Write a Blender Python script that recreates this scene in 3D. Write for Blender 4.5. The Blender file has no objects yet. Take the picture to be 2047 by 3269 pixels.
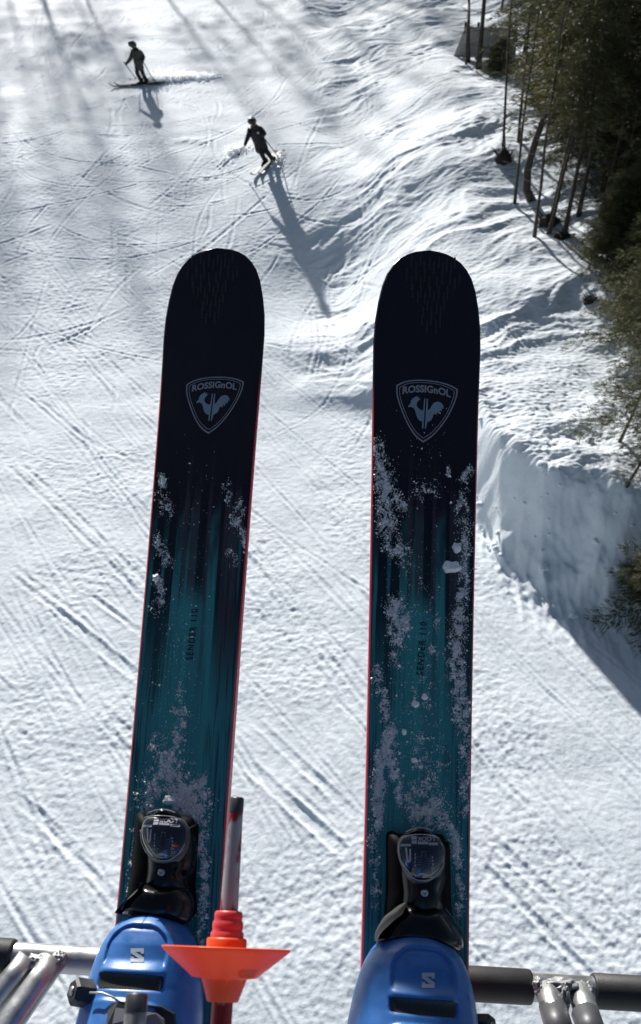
import bpy, bmesh, math, random
import numpy as np
from mathutils import Vector, Matrix, noise as mnoise
from mathutils.bvhtree import BVHTree

random.seed(7)
rng = np.random.default_rng(7)
sc = bpy.context.scene
COL = sc.collection
R = math.radians

# ------------------------------------------------------------------ camera, sky, sun, exposure
CAM_H = 12.5                      # chairlift seat height above the piste
PITCH = R(42.0)
FPX = 3000.0                      # focal length in photo pixels
CX, CY = 1023.5, 1634.5
cam_d = bpy.data.cameras.new('camera')
cam = bpy.data.objects.new('camera', cam_d)
COL.objects.link(cam)
cam.location = (0, 0, CAM_H)
cam.rotation_euler = (R(90) - PITCH, 0, 0)
cam_d.sensor_fit = 'VERTICAL'
cam_d.sensor_height = 36.0
cam_d.sensor_width = 36.0
cam_d.lens = FPX / 3269.0 * 36.0
cam_d.clip_start = 0.02
cam_d.clip_end = 3000
cam_d.dof.use_dof = True
cam_d.dof.focus_distance = 1.35
cam_d.dof.aperture_fstop = 12.0
sc.camera = cam

SUN_EL, SUN_AZ = R(18.5), R(-17.5)          # azimuth from +Y, positive to +X
sun_vec = Vector((math.sin(SUN_AZ) * math.cos(SUN_EL), math.cos(SUN_AZ) * math.cos(SUN_EL), math.sin(SUN_EL)))
world = bpy.data.worlds.new('World')
sc.world = world
world.use_nodes = True
wnt = world.node_tree
for n in list(wnt.nodes):
    wnt.nodes.remove(n)
w_out = wnt.nodes.new('ShaderNodeOutputWorld')
w_bg = wnt.nodes.new('ShaderNodeBackground')
w_sky = wnt.nodes.new('ShaderNodeTexSky')
w_sky.sky_type = 'NISHITA'
w_sky.sun_disc = False
w_sky.sun_elevation = SUN_EL
w_sky.sun_rotation = SUN_AZ % (2 * math.pi)
w_sky.altitude = 900
w_sky.air_density = 1.0
w_sky.dust_density = 3.0
w_sky.ozone_density = 1.0
w_bg.inputs['Strength'].default_value = 0.052
wnt.links.new(w_sky.outputs[0], w_bg.inputs[0])
wnt.links.new(w_bg.outputs[0], w_out.inputs[0])
sun_d = bpy.data.lights.new('sun', 'SUN')
sun_d.energy = 4.8
sun_d.angle = R(1.0)
sun_d.color = (1.0, 0.98, 0.955)
sun = bpy.data.objects.new('sun', sun_d)
COL.objects.link(sun)
sun.location = (0, 0, 60)
sun.rotation_euler = sun_vec.to_track_quat('Z', 'Y').to_euler()
sc.view_settings.view_transform = 'Standard'
sc.view_settings.look = 'None'
sc.view_settings.gamma = 1.0
sc.view_settings.use_curve_mapping = False
sc.view_settings.exposure = 0.52
sc.render.engine = 'CYCLES'
sc.cycles.use_denoising = True
sc.cycles.max_bounces = 6
sc.cycles.diffuse_bounces = 3
sc.cycles.glossy_bounces = 3

# ------------------------------------------------------------------ helpers
CAM_ROT = Matrix.Rotation(R(90) - PITCH, 3, 'X')
CAM_POS = Vector((0, 0, CAM_H))
CAM_MAT = Matrix.Translation(CAM_POS) @ CAM_ROT.to_4x4()


def ray(px, py):
    return (CAM_ROT @ Vector(((px - CX) / FPX, (CY - py) / FPX, -1.0)))


def at_depth(px, py, z):
    return CAM_POS + ray(px, py) * z


def at_y(px, py, y):
    r = ray(px, py)
    return CAM_POS + r * (y / r.y)


def link(o, parent=None):
    COL.objects.link(o)
    if parent is not None:
        o.parent = parent
    return o


def tag(o, label=None, cat=None, group=None, kind=None):
    if label:
        o['label'] = label
    if cat:
        o['category'] = cat
    if group:
        o['group'] = group
    if kind:
        o['kind'] = kind
    return o


def empty(name, label, cat, mat=None, group=None):
    o = bpy.data.objects.new(name, None)
    o.empty_display_size = 0.1
    link(o)
    if mat is not None:
        o.matrix_world = mat
    return tag(o, label, cat, group)


def mesh_obj(name, verts, faces, mat, parent=None, smooth=True, local=None):
    me = bpy.data.meshes.new(name)
    me.from_pydata([tuple(v) for v in verts], [], faces)
    me.update()
    if smooth:
        me.polygons.foreach_set('use_smooth', [True] * len(me.polygons))
    if mat is not None:
        for m in (mat if isinstance(mat, (list, tuple)) else [mat]):
            me.materials.append(m)
    o = bpy.data.objects.new(name, me)
    link(o, parent)
    if local is not None:
        o.matrix_local = local
    return o


def bm_obj(name, bm, mat, parent=None, smooth=False, local=None):
    me = bpy.data.meshes.new(name)
    bmesh.ops.recalc_face_normals(bm, faces=bm.faces[:])
    bm.to_mesh(me)
    bm.free()
    if smooth:
        me.polygons.foreach_set('use_smooth', [True] * len(me.polygons))
    for m in (mat if isinstance(mat, (list, tuple)) else [mat]):
        me.materials.append(m)
    o = bpy.data.objects.new(name, me)
    link(o, parent)
    if local is not None:
        o.matrix_local = local
    return o


def frame_from(axis):
    a = Vector(axis).normalized()
    h = Vector((0, 0, 1)) if abs(a.z) < 0.9 else Vector((1, 0, 0))
    u = a.cross(h).normalized()
    v = a.cross(u).normalized()
    return a, u, v


def tube_data(pts, radii, seg=16, cap=True):
    """swept tube through pts"""
    pts = [Vector(p) for p in pts]
    if not isinstance(radii, (list, tuple)):
        radii = [radii] * len(pts)
    V, F = [], []
    prev_u = None
    for i, p in enumerate(pts):
        d = (pts[min(i + 1, len(pts) - 1)] - pts[max(i - 1, 0)]).normalized()
        if prev_u is None:
            _, u, v = frame_from(d)
        else:
            u = (prev_u - d * prev_u.dot(d)).normalized()
            v = d.cross(u).normalized()
        prev_u = u
        for k in range(seg):
            t = 2 * math.pi * k / seg
            V.append(p + (u * math.cos(t) + v * math.sin(t)) * radii[i])
    n = len(pts)
    for i in range(n - 1):
        for k in range(seg):
            k2 = (k + 1) % seg
            F.append((i * seg + k, i * seg + k2, (i + 1) * seg + k2, (i + 1) * seg + k))
    if cap:
        F.append(tuple(range(seg - 1, -1, -1)))
        F.append(tuple((n - 1) * seg + k for k in range(seg)))
    return V, F


def tube(name, pts, radii, mat, parent=None, seg=16, smooth=True):
    V, F = tube_data(pts, radii, seg)
    if parent is not None:
        inv = parent.matrix_world.inverted()
        V = [inv @ v for v in V]
    return mesh_obj(name, V, F, mat, parent, smooth)


def smoothstep(a, b, x):
    t = np.clip((x - a) / (b - a), 0, 1)
    return t * t * (3 - 2 * t)


# ------------------------------------------------------------------ vectorised gradient noise
def _hash(ix, iy, seed):
    h = (ix.astype(np.int64) * 374761393 + iy.astype(np.int64) * 668265263 + seed * 1442695041) & 0xFFFFFFFF
    h = ((h ^ (h >> 13)) * 1274126177) & 0xFFFFFFFF
    h = (h ^ (h >> 16)) & 0xFFFFFFFF
    return h.astype(np.float64) / 4294967296.0 * 2 * math.pi


def perlin(x, y, seed=0):
    ix, iy = np.floor(x), np.floor(y)
    fx, fy = x - ix, y - iy
    u = fx * fx * fx * (fx * (fx * 6 - 15) + 10)
    v = fy * fy * fy * (fy * (fy * 6 - 15) + 10)
    out = 0
    for dx, wx in ((0, 1 - u), (1, u)):
        for dy, wy in ((0, 1 - v), (1, v)):
            a = _hash(ix + dx, iy + dy, seed)
            out = out + wx * wy * (np.cos(a) * (fx - dx) + np.sin(a) * (fy - dy))
    return out * 1.5


def ridged(x, y, seed=0):
    return 1.0 - 2.0 * np.abs(perlin(x, y, seed))


# ------------------------------------------------------------------ materials
def mat_new(name):
    m = bpy.data.materials.new(name)
    m.use_nodes = True
    nt = m.node_tree
    b = nt.nodes['Principled BSDF']
    return m, nt, b


def simple_mat(name, col, rough=0.5, metal=0.0, spec=0.5, coat=0.0, var=0.12, vscale=40.0, bump=0.0, bscale=200.0, rvar=0.0):
    m, nt, b = mat_new(name)
    b.inputs['Roughness'].default_value = rough
    b.inputs['Metallic'].default_value = metal
    b.inputs['Specular IOR Level'].default_value = spec
    b.inputs['Coat Weight'].default_value = coat
    b.inputs['Coat Roughness'].default_value = 0.06
    tc = nt.nodes.new('ShaderNodeTexCoord')
    nz = nt.nodes.new('ShaderNodeTexNoise')
    nz.inputs['Scale'].default_value = vscale
    nz.inputs['Detail'].default_value = 5
    nt.links.new(tc.outputs['Object'], nz.inputs['Vector'])
    rp = nt.nodes.new('ShaderNodeValToRGB')
    lo = [c * (1 - var) for c in col]
    hi = [min(1, c * (1 + var)) for c in col]
    rp.color_ramp.elements[0].position = 0.3
    rp.color_ramp.elements[1].position = 0.7
    rp.color_ramp.elements[0].color = (*lo, 1)
    rp.color_ramp.elements[1].color = (*hi, 1)
    nt.links.new(nz.outputs['Fac'], rp.inputs[0])
    nt.links.new(rp.outputs[0], b.inputs['Base Color'])
    if rvar > 0:
        mr = nt.nodes.new('ShaderNodeMapRange')
        mr.inputs['From Min'].default_value = 0.3
        mr.inputs['From Max'].default_value = 0.7
        mr.inputs['To Min'].default_value = max(0.02, rough - rvar)
        mr.inputs['To Max'].default_value = min(1, rough + rvar)
        nt.links.new(nz.outputs['Fac'], mr.inputs[0])
        nt.links.new(mr.outputs[0], b.inputs['Roughness'])
    if bump > 0:
        n2 = nt.nodes.new('ShaderNodeTexNoise')
        n2.inputs['Scale'].default_value = bscale
        n2.inputs['Detail'].default_value = 4
        nt.links.new(tc.outputs['Object'], n2.inputs['Vector'])
        bp = nt.nodes.new('ShaderNodeBump')
        bp.inputs['Strength'].default_value = bump
        bp.inputs['Distance'].default_value = 0.002
        nt.links.new(n2.outputs['Fac'], bp.inputs['Height'])
        nt.links.new(bp.outputs[0], b.inputs['Normal'])
    return m


def snow_material():
    m, nt, b = mat_new('snow')
    b.inputs['Roughness'].default_value = 0.65
    b.inputs['Specular IOR Level'].default_value = 0.03
    tc = nt.nodes.new('ShaderNodeTexCoord')
    n1 = nt.nodes.new('ShaderNodeTexNoise')
    n1.inputs['Scale'].default_value = 0.5
    n1.inputs['Detail'].default_value = 3
    nt.links.new(tc.outputs['Object'], n1.inputs['Vector'])
    rp = nt.nodes.new('ShaderNodeValToRGB')
    rp.color_ramp.elements[0].position = 0.3
    rp.color_ramp.elements[1].position = 0.7
    rp.color_ramp.elements[0].color = (0.765, 0.82, 0.86, 1)
    rp.color_ramp.elements[1].color = (0.81, 0.86, 0.895, 1)
    nt.links.new(n1.outputs['Fac'], rp.inputs[0])
    nt.links.new(rp.outputs[0], b.inputs['Base Color'])
    # fine granular relief
    n2 = nt.nodes.new('ShaderNodeTexNoise')
    n2.inputs['Scale'].default_value = 16.0
    n2.inputs['Detail'].default_value = 5
    n2.inputs['Roughness'].default_value = 0.62
    nt.links.new(tc.outputs['Object'], n2.inputs['Vector'])
    bp = nt.nodes.new('ShaderNodeBump')
    bp.inputs['Strength'].default_value = 0.5
    bp.inputs['Distance'].default_value = 0.018
    nt.links.new(n2.outputs['Fac'], bp.inputs['Height'])
    nt.links.new(bp.outputs[0], b.inputs['Normal'])
    return m


M_SNOW = snow_material()

# ------------------------------------------------------------------ terrain
S = CAM_H / 9.0                    # design unit of the terrain


def G0(px, py, h=0.0):
    """photo pixel -> ground position in design units (camera 9 units up) at height h"""
    r = ray(px, py)
    t = (9.0 - h) / -r.z
    return (r.x * t, r.y * t)


CREST_X = np.array([-4.0, 0.6, 1.4, 2.1, 2.45, 2.9, 3.5, 4.1, 5.0, 8.0, 40.0])
CREST_Y = np.array([16.0, 13.8, 12.9, 11.5, 10.1, 9.5, 9.15, 8.9, 8.4, 7.6, 6.0])


def macro(x, y):
    """large relief in design units"""
    x = np.asarray(x, float)
    y = np.asarray(y, float)
    wob = perlin(x * 1.3, y * 1.3, 31) * 0.22 + perlin(x * 4.0, y * 4.0, 37) * 0.07
    yc = np.interp(x, CREST_X, CREST_Y)
    d = y - yc + wob                                   # >0 behind the crest
    plat = 1.2 * smoothstep(-0.2, 3.0, x - 0.04 * np.maximum(y - 11, 0)) * (1 - 0.45 * smoothstep(12, 30, y))
    steep = smoothstep(-1.35, 0.22, d)
    soft = smoothstep(-3.0, 1.5, d)
    k = smoothstep(0.9, 2.0, x)
    h = plat * (k * steep + (1 - k) * soft)
    # a hump on the crest, lower snow right of it, small lumps lying below the face
    h = h + 0.12 * np.exp(-((x - 2.45 + 0.1 * d) / 0.30) ** 2) * np.exp(-((d - 0.25) / 0.5) ** 2)
    h = h * (1 + 0.13 * smoothstep(2.3, 3.0, x + 0.15 * perlin(x * 2, y * 2, 33)) * (1 - smoothstep(9.5, 12, y)))
    # rising forest floor on the right
    h = h + 0.14 * np.maximum(x - 4.6, 0) * smoothstep(9, 16, y)
    # rolling moguls in the middle of the run
    rough = rough_mask(x, y)
    h = h + rough * (0.26 * perlin(x * 0.36 + 3.1, y * 0.24, 5) + 0.07 * perlin(x * 0.9, y * 0.6, 6))
    h = h + 0.10 * perlin(x * 0.12, y * 0.12, 9)
    # the run steepens towards the lift, with a hollow below the nearer skier
    h = h + 0.62 * smoothstep(14.0, 23.5, y) - 0.38 * np.exp(-((x - 0.1) / 1.5) ** 2 - ((y - 16.3) / 2.0) ** 2)
    # drop-off just behind the ski tips
    h = h + 0.22 * smoothstep(12.3, 14.6, y + 0.25 * perlin(x * 1.1, y * 0.8, 12)) * smoothstep(-2.5, -0.2, x)
    return h


def rough_mask(x, y):
    e = np.interp(y, [9, 12, 14, 18, 23, 28, 38, 60], [3.0, 1.2, -0.9, -0.6, -0.3, -0.2, -1.5, -4.0])
    return smoothstep(-0.5, 1.0, x - e + 0.5 * perlin(x * 0.5, y * 0.5, 3)) * smoothstep(9.0, 12.5, y)


TRACKS = []           # (pts design units, width, depth)


def track(px_pts, w=0.075, dep=0.016, twin=0.0):
    pts = []
    for q in px_pts:
        h = 0.0
        for _ in range(6):
            x, y = G0(q[0], q[1], h)
            h = float(macro(np.array([x]), np.array([y]))[0])
        pts.append((x, y))
    TRACKS.append((pts, w, dep))
    if twin:
        (x0, y0), (x1, y1) = pts[0], pts[-1]
        L = math.hypot(x1 - x0, y1 - y0)
        ox, oy = -(y1 - y0) / L * twin, (x1 - x0) / L * twin
        TRACKS.append(([(a + ox, b + oy) for a, b in pts], w * 0.9, dep * 0.9))


track([(120, 965), (155, 1009), (319, 1219), (506, 1465), (640, 1640), (700, 1730)], 0.05, 0.016)
track([(196, 1069), (401, 1264), (560, 1430)], 0.05, 0.014)
track([(269, 1082), (510, 1296), (640, 1420)], 0.05, 0.016)
track([(401, 923), (524, 1055), (600, 1140)], 0.05, 0.014)
track([(20, 1210), (68, 1251), (255, 1410), (483, 1702), (560, 1800)], 0.05, 0.016, 0.10)
track([(30, 900), (27, 1173), (41, 1346), (64, 1470), (120, 1600)], 0.06, 0.015, 0.16)
track([(0, 1465), (182, 1629), (465, 1916), (600, 2060), (800, 2300)], 0.06, 0.024, 0.17)
track([(223, 1848), (410, 1993), (480, 2060)], 0.05, 0.02)
track([(0, 1800), (55, 1852), (246, 1998), (330, 2080)], 0.05, 0.018, 0.12)
track([(150, 1930), (223, 1990), (442, 2163), (560, 2260)], 0.12, 0.022)
track([(288, 2223), (412, 2342), (500, 2420)], 0.07, 0.022)
track([(0, 2511), (134, 2611), (248, 2730), (330, 2800)], 0.10, 0.038)
track([(60, 2560), (298, 2795), (420, 2920)], 0.07, 0.024)
track([(0, 2824), (109, 2993), (200, 3100)], 0.06, 0.02, 0.1)
track([(0, 2270), (75, 2347), (180, 2430)], 0.05, 0.018)
track([(260, 1870), (447, 2019), (560, 2110)], 0.05, 0.018)
track([(700, 1660), (802, 1794), (992, 2111), (1175, 2350), (1300, 2500)], 0.06, 0.02, 0.0)
track([(720, 1690), (830, 1822), (1175, 2252), (1400, 2500)], 0.055, 0.02)
track([(790, 1610), (858, 1681), (1175, 2012), (1320, 2160)], 0.06, 0.018)
track([(985, 1555), (1126, 1745), (1180, 1820)], 0.08, 0.014)
track([(780, 2270), (894, 2378), (1098, 2568), (1200, 2660)], 0.085, 0.034)
track([(740, 2400), (844, 2491), (1010, 2640), (1180, 2800)], 0.12, 0.036)
track([(860, 2440), (1000, 2580), (1120, 2700)], 0.05, 0.022)
track([(992, 960), (1003, 1111), (964, 1238)], 0.05, 0.018, 0.12)
track([(1165, 720), (1180, 820), (1140, 905), (1060, 960)], 0.06, 0.02, 0.14)
track([(1440, 2545), (1512, 2619), (1653, 2760), (1799, 2897), (1892, 2981), (2060, 3140)], 0.095, 0.028)
track([(1440, 2650), (1512, 2729), (1680, 2901), (1874, 3100), (2000, 3230)], 0.07, 0.032)
track([(1490, 2560), (1640, 2690), (1700, 2740)], 0.09, 0.03)
track([(1500, 2870), (1560, 2920), (1700, 3060)], 0.08, 0.024)
track([(360, 680), (365, 820), (350, 900)], 0.07, 0.018)
track([(410, 800), (405, 960)], 0.07, 0.016)
track([(220, 620), (330, 500), (370, 450)], 0.06, 0.016)
track([(680, 560), (770, 480)], 0.06, 0.03, 0.1)
track([(620, 800), (668, 720), (672, 640)], 0.06, 0.02)
track([(345, 510), (560, 560), (790, 570)], 0.06, 0.015)
track([(130, 0), (110, 120), (160, 330), (190, 400)], 0.07, 0.018, 0.2)
track([(150, 20), (170, 70), (200, 110)], 0.07, 0.018, 0.2)
track([(40, 60), (60, 140)], 0.07, 0.018)
# the trail behind the skier in green: a ridge of thrown snow (negative depth = raised)
track([(470, 262), (560, 248), (660, 243), (760, 238)], 0.30, -0.05)
track([(480, 275), (560, 262), (660, 254), (740, 250)], 0.12, 0.05)
track([(520, 455), (600, 448), (680, 452)], 0.25, -0.06)
track([(735, 478), (790, 466)], 0.22, -0.04)
track([(880, 520), (905, 490)], 0.2, -0.04)
for i in range(120):                                  # fine long scratches left by many skis
    x0, y0 = random.uniform(-7.5, 3.0), random.uniform(6, 19)
    a = math.atan2(-1, 0.60 + random.gauss(0, 0.09))
    L = random.uniform(4, 11)
    c = random.gauss(0, 0.03)
    pts = []
    for k in range(7):
        t = L / 6
        pts.append((x0, y0))
        x0 += math.cos(a) * t
        y0 += math.sin(a) * t
        a += c
    TRACKS.append((pts, random.uniform(0.016, 0.034), random.uniform(0.010, 0.018)))
for i in range(34):                                   # further old tracks running down the piste
    x0, y0 = random.uniform(-5.5, 2.5), random.uniform(4.5, 16)
    a = math.atan2(-1, 0.62 + random.gauss(0, 0.10))
    L = random.uniform(1.5, 5)
    c = random.gauss(0, 0.06)
    pts = []
    for k in range(6):
        t = L * k / 5
        pts.append((x0 + math.cos(a) * t, y0 + math.sin(a) * t))
        a += c * 0.4
    TRACKS.append((pts, random.uniform(0.035, 0.07), random.uniform(0.006, 0.014)))
for i in range(270):                                   # curved turns on the upper slope
    x0, y0 = random.uniform(-9, 1.5), random.uniform(15, 36)
    a = random.uniform(-2.6, -0.5)
    L = random.uniform(1.5, 6)
    c = random.gauss(0, 0.35)
    pts = []
    for k in range(9):
        t = L / 8
        x0 += math.cos(a) * t
        y0 += math.sin(a) * t
        pts.append((x0, y0))
        a += c * 0.35
    TRACKS.append((pts, random.uniform(0.03, 0.085), random.uniform(0.007, 0.018)))


def heights(x, y):
    """full relief, x,y arrays in design units"""
    h = macro(x, y)
    rm = rough_mask(x, y)
    yc = np.interp(x, CREST_X, CREST_Y)
    face = np.exp(-((y - yc + 1.0) / 0.85) ** 2) * smoothstep(1.2, 2.0, x)
    quiet = 1 - 0.55 * face
    # wind blown crust: ridges running across the slope
    xr, yr = x * 0.93 + y * 0.36, -x * 0.36 + y * 0.93
    wx = xr + 0.35 * perlin(x * 0.9, y * 0.9, 21)
    wy = yr + 0.35 * perlin(x * 0.9, y * 0.9, 22)
    am = 0.25 + 0.9 * smoothstep(-0.3, 0.45, perlin(x * 0.33, y * 0.27, 45))
    am2 = 0.3 + 0.9 * smoothstep(-0.3, 0.4, perlin(x * 0.7 + 9, y * 0.5, 46))
    h = h + rm * quiet * (0.095 * am * ridged(wx * 0.34, wy * 0.6, 41) + 0.036 * am2 * ridged(wx * 0.8 + 0.3 * wy, wy * 1.7, 42)
                          + 0.017 * am * ridged(wx * 2.3, wy * 3.6, 43) + 0.010 * am2 * perlin(wx * 4.0, wy * 8.0, 44) + 0.006 * perlin(x * 11, y * 15, 47))
    # crumbled crust near the edge of the bank
    cr = smoothstep(-0.35, 0.0, y - yc) * (1 - smoothstep(2.0, 6.0, y - yc)) * smoothstep(0.8, 2.2, x)
    h = h + cr * (0.013 * am2 * am * ridged(x * 1.7 + 1.6 * y, y * 3.6 - x, 51) + 0.014 * am * ridged(x * 4 + 3.5 * y, y * 9 - 2 * x, 52) + 0.010 * perlin(x * 13 + 5 * y, y * 20, 53))
    h = h + cr * am2 * 0.075 * perlin(x * 1.5 + 0.6 * y, y * 2.0 - 0.5 * x, 54)
    # streaks where snow slid down the face
    h = h + face * (0.07 * perlin(x * 2.4 + y * 0.5, y * 0.8, 61) + 0.03 * ridged(x * 6.5 + y * 0.6, y * 1.3, 62) + 0.018 * perlin(x * 14, y * 8, 63))
    # groomed, chopped snow
    g = (1 - rm) * quiet
    patch = 0.45 + 0.55 * smoothstep(-0.25, 0.35, perlin(x * 0.8, y * 0.6, 71))
    h = h + g * patch * (0.0040 * ridged(x * 4.2 - y * 1.2, y * 6.8 + x * 1.5, 72) + 0.0055 * perlin(x * 9.0 - 2 * y, y * 12 + 2 * x, 73) + 0.0045 * perlin(x * 19, y * 25, 74))
    h = h + g * 0.014 * perlin(x * 1.1, y * 1.5, 75)
    # long scraped streaks along the direction of travel
    u = (x * 0.85 + y * 0.53)
    v = (-x * 0.53 + y * 0.85)
    h = h + g * 0.006 * perlin(u * 5.0, v * 0.5, 76)
    for pts, w, dep in TRACKS:
        P = np.array(pts)
        m = 0.5
        sel = np.where((x > P[:, 0].min() - m) & (x < P[:, 0].max() + m) & (y > P[:, 1].min() - m) & (y < P[:, 1].max() + m))[0]
        if len(sel) == 0:
            continue
        xs, ys = x[sel], y[sel]
        best = np.full(len(sel), 9.0)
        for (ax, ay), (bx, by) in zip(P[:-1], P[1:]):
            dx, dy = bx - ax, by - ay
            t = np.clip(((xs - ax) * dx + (ys - ay) * dy) / (dx * dx + dy * dy + 1e-9), 0, 1)
            best = np.minimum(best, np.hypot(xs - ax - t * dx, ys - ay - t * dy))
        best = best + 0.012 * perlin(xs * 3, ys * 3, 81)
        e0 = np.hypot(xs - P[0, 0], ys - P[0, 1])
        e1 = np.hypot(xs - P[-1, 0], ys - P[-1, 1])
        fade = smoothstep(0, 0.8, e0) * smoothstep(0, 0.8, e1)
        mod = fade * (0.55 + 0.75 * smoothstep(-0.35, 0.35, perlin(xs * 1.7, ys * 1.7, 82)))
        edge = max(0.014, abs(w) * 0.22)
        core = 1 - smoothstep(w / 2 - edge, w / 2 + edge, best)
        berm = np.exp(-((best - w / 2 - 0.03) / 0.022) ** 2)
        if dep > 0:
            h[sel] += mod * (-0.38 * dep * core + 0.34 * dep * berm)
        else:
            lump = 0.7 + 0.6 * perlin(xs * 5, ys * 5, 83)
            h[sel] += -dep * fade * np.exp(-(best / (w * 0.6)) ** 2) * lump
    return h


def ground_z(X, Y):
    """world height of the snow surface (large relief)"""
    return float(S * macro(np.array([X / S]), np.array([Y / S]))[0])


def hit(px, py):
    r = ray(px, py)
    lo, t = 0.0, 1.0
    while t < 400:
        p = CAM_POS + r * t
        if p.z < ground_z(p.x, p.y):
            break
        lo = t
        t += 0.5
    hi = t
    for _ in range(14):
        mid = (lo + hi) / 2
        p = CAM_POS + r * mid
        if p.z < ground_z(p.x, p.y):
            hi = mid
        else:
            lo = mid
    return CAM_POS + r * hi


def build_ground():
    # one sheet, finely divided where the slope is seen close, stretching to the horizon
    ys = [-420, -250, -140, -70, -35, -18, -9, -4, -1, 1, 2.0]
    y = 2.8
    while y < 17:
        ys.append(y)
        y += 0.0155
    while y < 46:
        ys.append(y)
        y += 0.0155 + (y - 17) * 0.0019
    while y < 620:
        ys.append(y)
        y *= 1.12
    us = list(np.linspace(-1, 1, 640))
    ext = [1.03, 1.08, 1.16, 1.28, 1.5, 1.9, 2.5, 3.6, 5.5, 9, 16, 30, 60]
    us = [-e for e in reversed(ext)] + us + ext
    ys = np.array(ys)
    us = np.array(us)
    half = np.where(ys < 2.8, 4.6, np.where(ys < 46, 3.55 + 0.30 * np.clip(ys - 2.8, 0, 44), 16.5))
    X = us[None, :] * half[:, None]
    Y = np.repeat(ys[:, None], len(us), 1)
    x, y = X.ravel(), Y.ravel()
    h = heights(x, y)
    far = smoothstep(60, 300, np.hypot(x, y))
    h = h * (1 - far)
    co = np.stack([x * S, y * S, h * S], 1)
    ny, nx = X.shape
    idx = np.arange(ny * nx).reshape(ny, nx)
    q = np.stack([idx[:-1, :-1], idx[:-1, 1:], idx[1:, 1:], idx[1:, :-1]], -1).reshape(-1, 4)
    me = bpy.data.meshes.new('ground')
    me.vertices.add(len(co))
    me.vertices.foreach_set('co', co.ravel())
    me.loops.add(q.size)
    me.loops.foreach_set('vertex_index', q.ravel().astype(np.int32))
    me.polygons.add(len(q))
    me.polygons.foreach_set('loop_start', np.arange(0, q.size, 4, dtype=np.int32))
    me.polygons.foreach_set('loop_total', np.full(len(q), 4, dtype=np.int32))
    me.polygons.foreach_set('use_smooth', np.ones(len(q), dtype=bool))
    me.update()
    me.validate()
    me.materials.append(M_SNOW)
    o = bpy.data.objects.new('snow_slope', me)
    link(o)
    tag(o, 'sunlit ski slope of groomed and wind blown snow', kind='structure')
    return o


build_ground()

# ------------------------------------------------------------------ trees
M_BARK = simple_mat('bark', (0.034, 0.029, 0.022), 0.9, var=0.4, vscale=14, bump=0.4, bscale=60)
M_BARK2 = simple_mat('pale_bark', (0.046, 0.040, 0.032), 0.9, var=0.35, vscale=14, bump=0.4, bscale=60)


def needle_mat(name, a, b_):
    m, nt, b = mat_new(name)
    b.inputs['Roughness'].default_value = 0.65
    b.inputs['Specular IOR Level'].default_value = 0.25
    g = nt.nodes.new('ShaderNodeTexCoord')
    nz = nt.nodes.new('ShaderNodeTexNoise')
    nz.inputs['Scale'].default_value = 1.6
    nz.inputs['Detail'].default_value = 4
    nt.links.new(g.outputs['Object'], nz.inputs['Vector'])
    rp = nt.nodes.new('ShaderNodeValToRGB')
    rp.color_ramp.elements[0].position = 0.35
    rp.color_ramp.elements[1].position = 0.65
    rp.color_ramp.elements[0].color = (*a, 1)
    rp.color_ramp.elements[1].color = (*b_, 1)
    nt.links.new(nz.outputs['Fac'], rp.inputs[0])
    nt.links.new(rp.outputs[0], b.inputs['Base Color'])
    # needles let a little light through
    tr = nt.nodes.new('ShaderNodeBsdfTranslucent')
    nt.links.new(rp.outputs[0], tr.inputs['Color'])
    mx = nt.nodes.new('ShaderNodeMixShader')
    mx.inputs[0].default_value = 0.28
    out = nt.nodes['Material Output']
    nt.links.new(b.outputs[0], mx.inputs[1])
    nt.links.new(tr.outputs[0], mx.inputs[2])
    nt.links.new(mx.outputs[0], out.inputs['Surface'])
    return m


M_NEEDLE = needle_mat('spruce_needles', (0.060, 0.066, 0.029), (0.112, 0.112, 0.053))
M_NEEDLE_Y = needle_mat('yellow_needles', (0.085, 0.075, 0.018), (0.13, 0.115, 0.03))


def trunk_mesh(H, r0, r1, bend, rnd, dead=0, dead_z=(0.4, 3.0), name='trunk'):
    pts, rad = [], []
    n = 9
    for i in range(n + 1):
        t = i / n
        pts.append(Vector((bend[0] * math.sin(t * 2.4) + rnd.gauss(0, 0.012), bend[1] * math.sin(t * 2.0) + rnd.gauss(0, 0.012), H * t - 0.15)))
        rad.append(r0 * (1 - t) + r1 * t + (0.45 * r0 if i == 0 else 0))
    V, F = tube_data(pts, rad, 8)
    for k in range(dead):                      # dead lower twigs
        z = rnd.uniform(*dead_z)
        a = rnd.uniform(0, 6.28)
        L = rnd.uniform(0.25, 0.8)
        t = (z + 0.15) / H
        base = Vector((bend[0] * math.sin(t * 2.4), bend[1] * math.sin(t * 2.0), z))
        tip = base + Vector((math.cos(a) * L, math.sin(a) * L, rnd.uniform(-0.25, 0.15)))
        mid = (base + tip) / 2 + Vector((0, 0, rnd.uniform(-0.05, 0.08)))
        v, f = tube_data([base, mid, tip], [0.012, 0.009, 0.004], 4)
        o = len(V)
        V += v
        F += [tuple(i + o for i in q) for q in f]
    me = bpy.data.meshes.new(name)
    me.from_pydata([tuple(v) for v in V], [], F)
    me.polygons.foreach_set('use_smooth', [True] * len(me.polygons))
    return me


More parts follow.
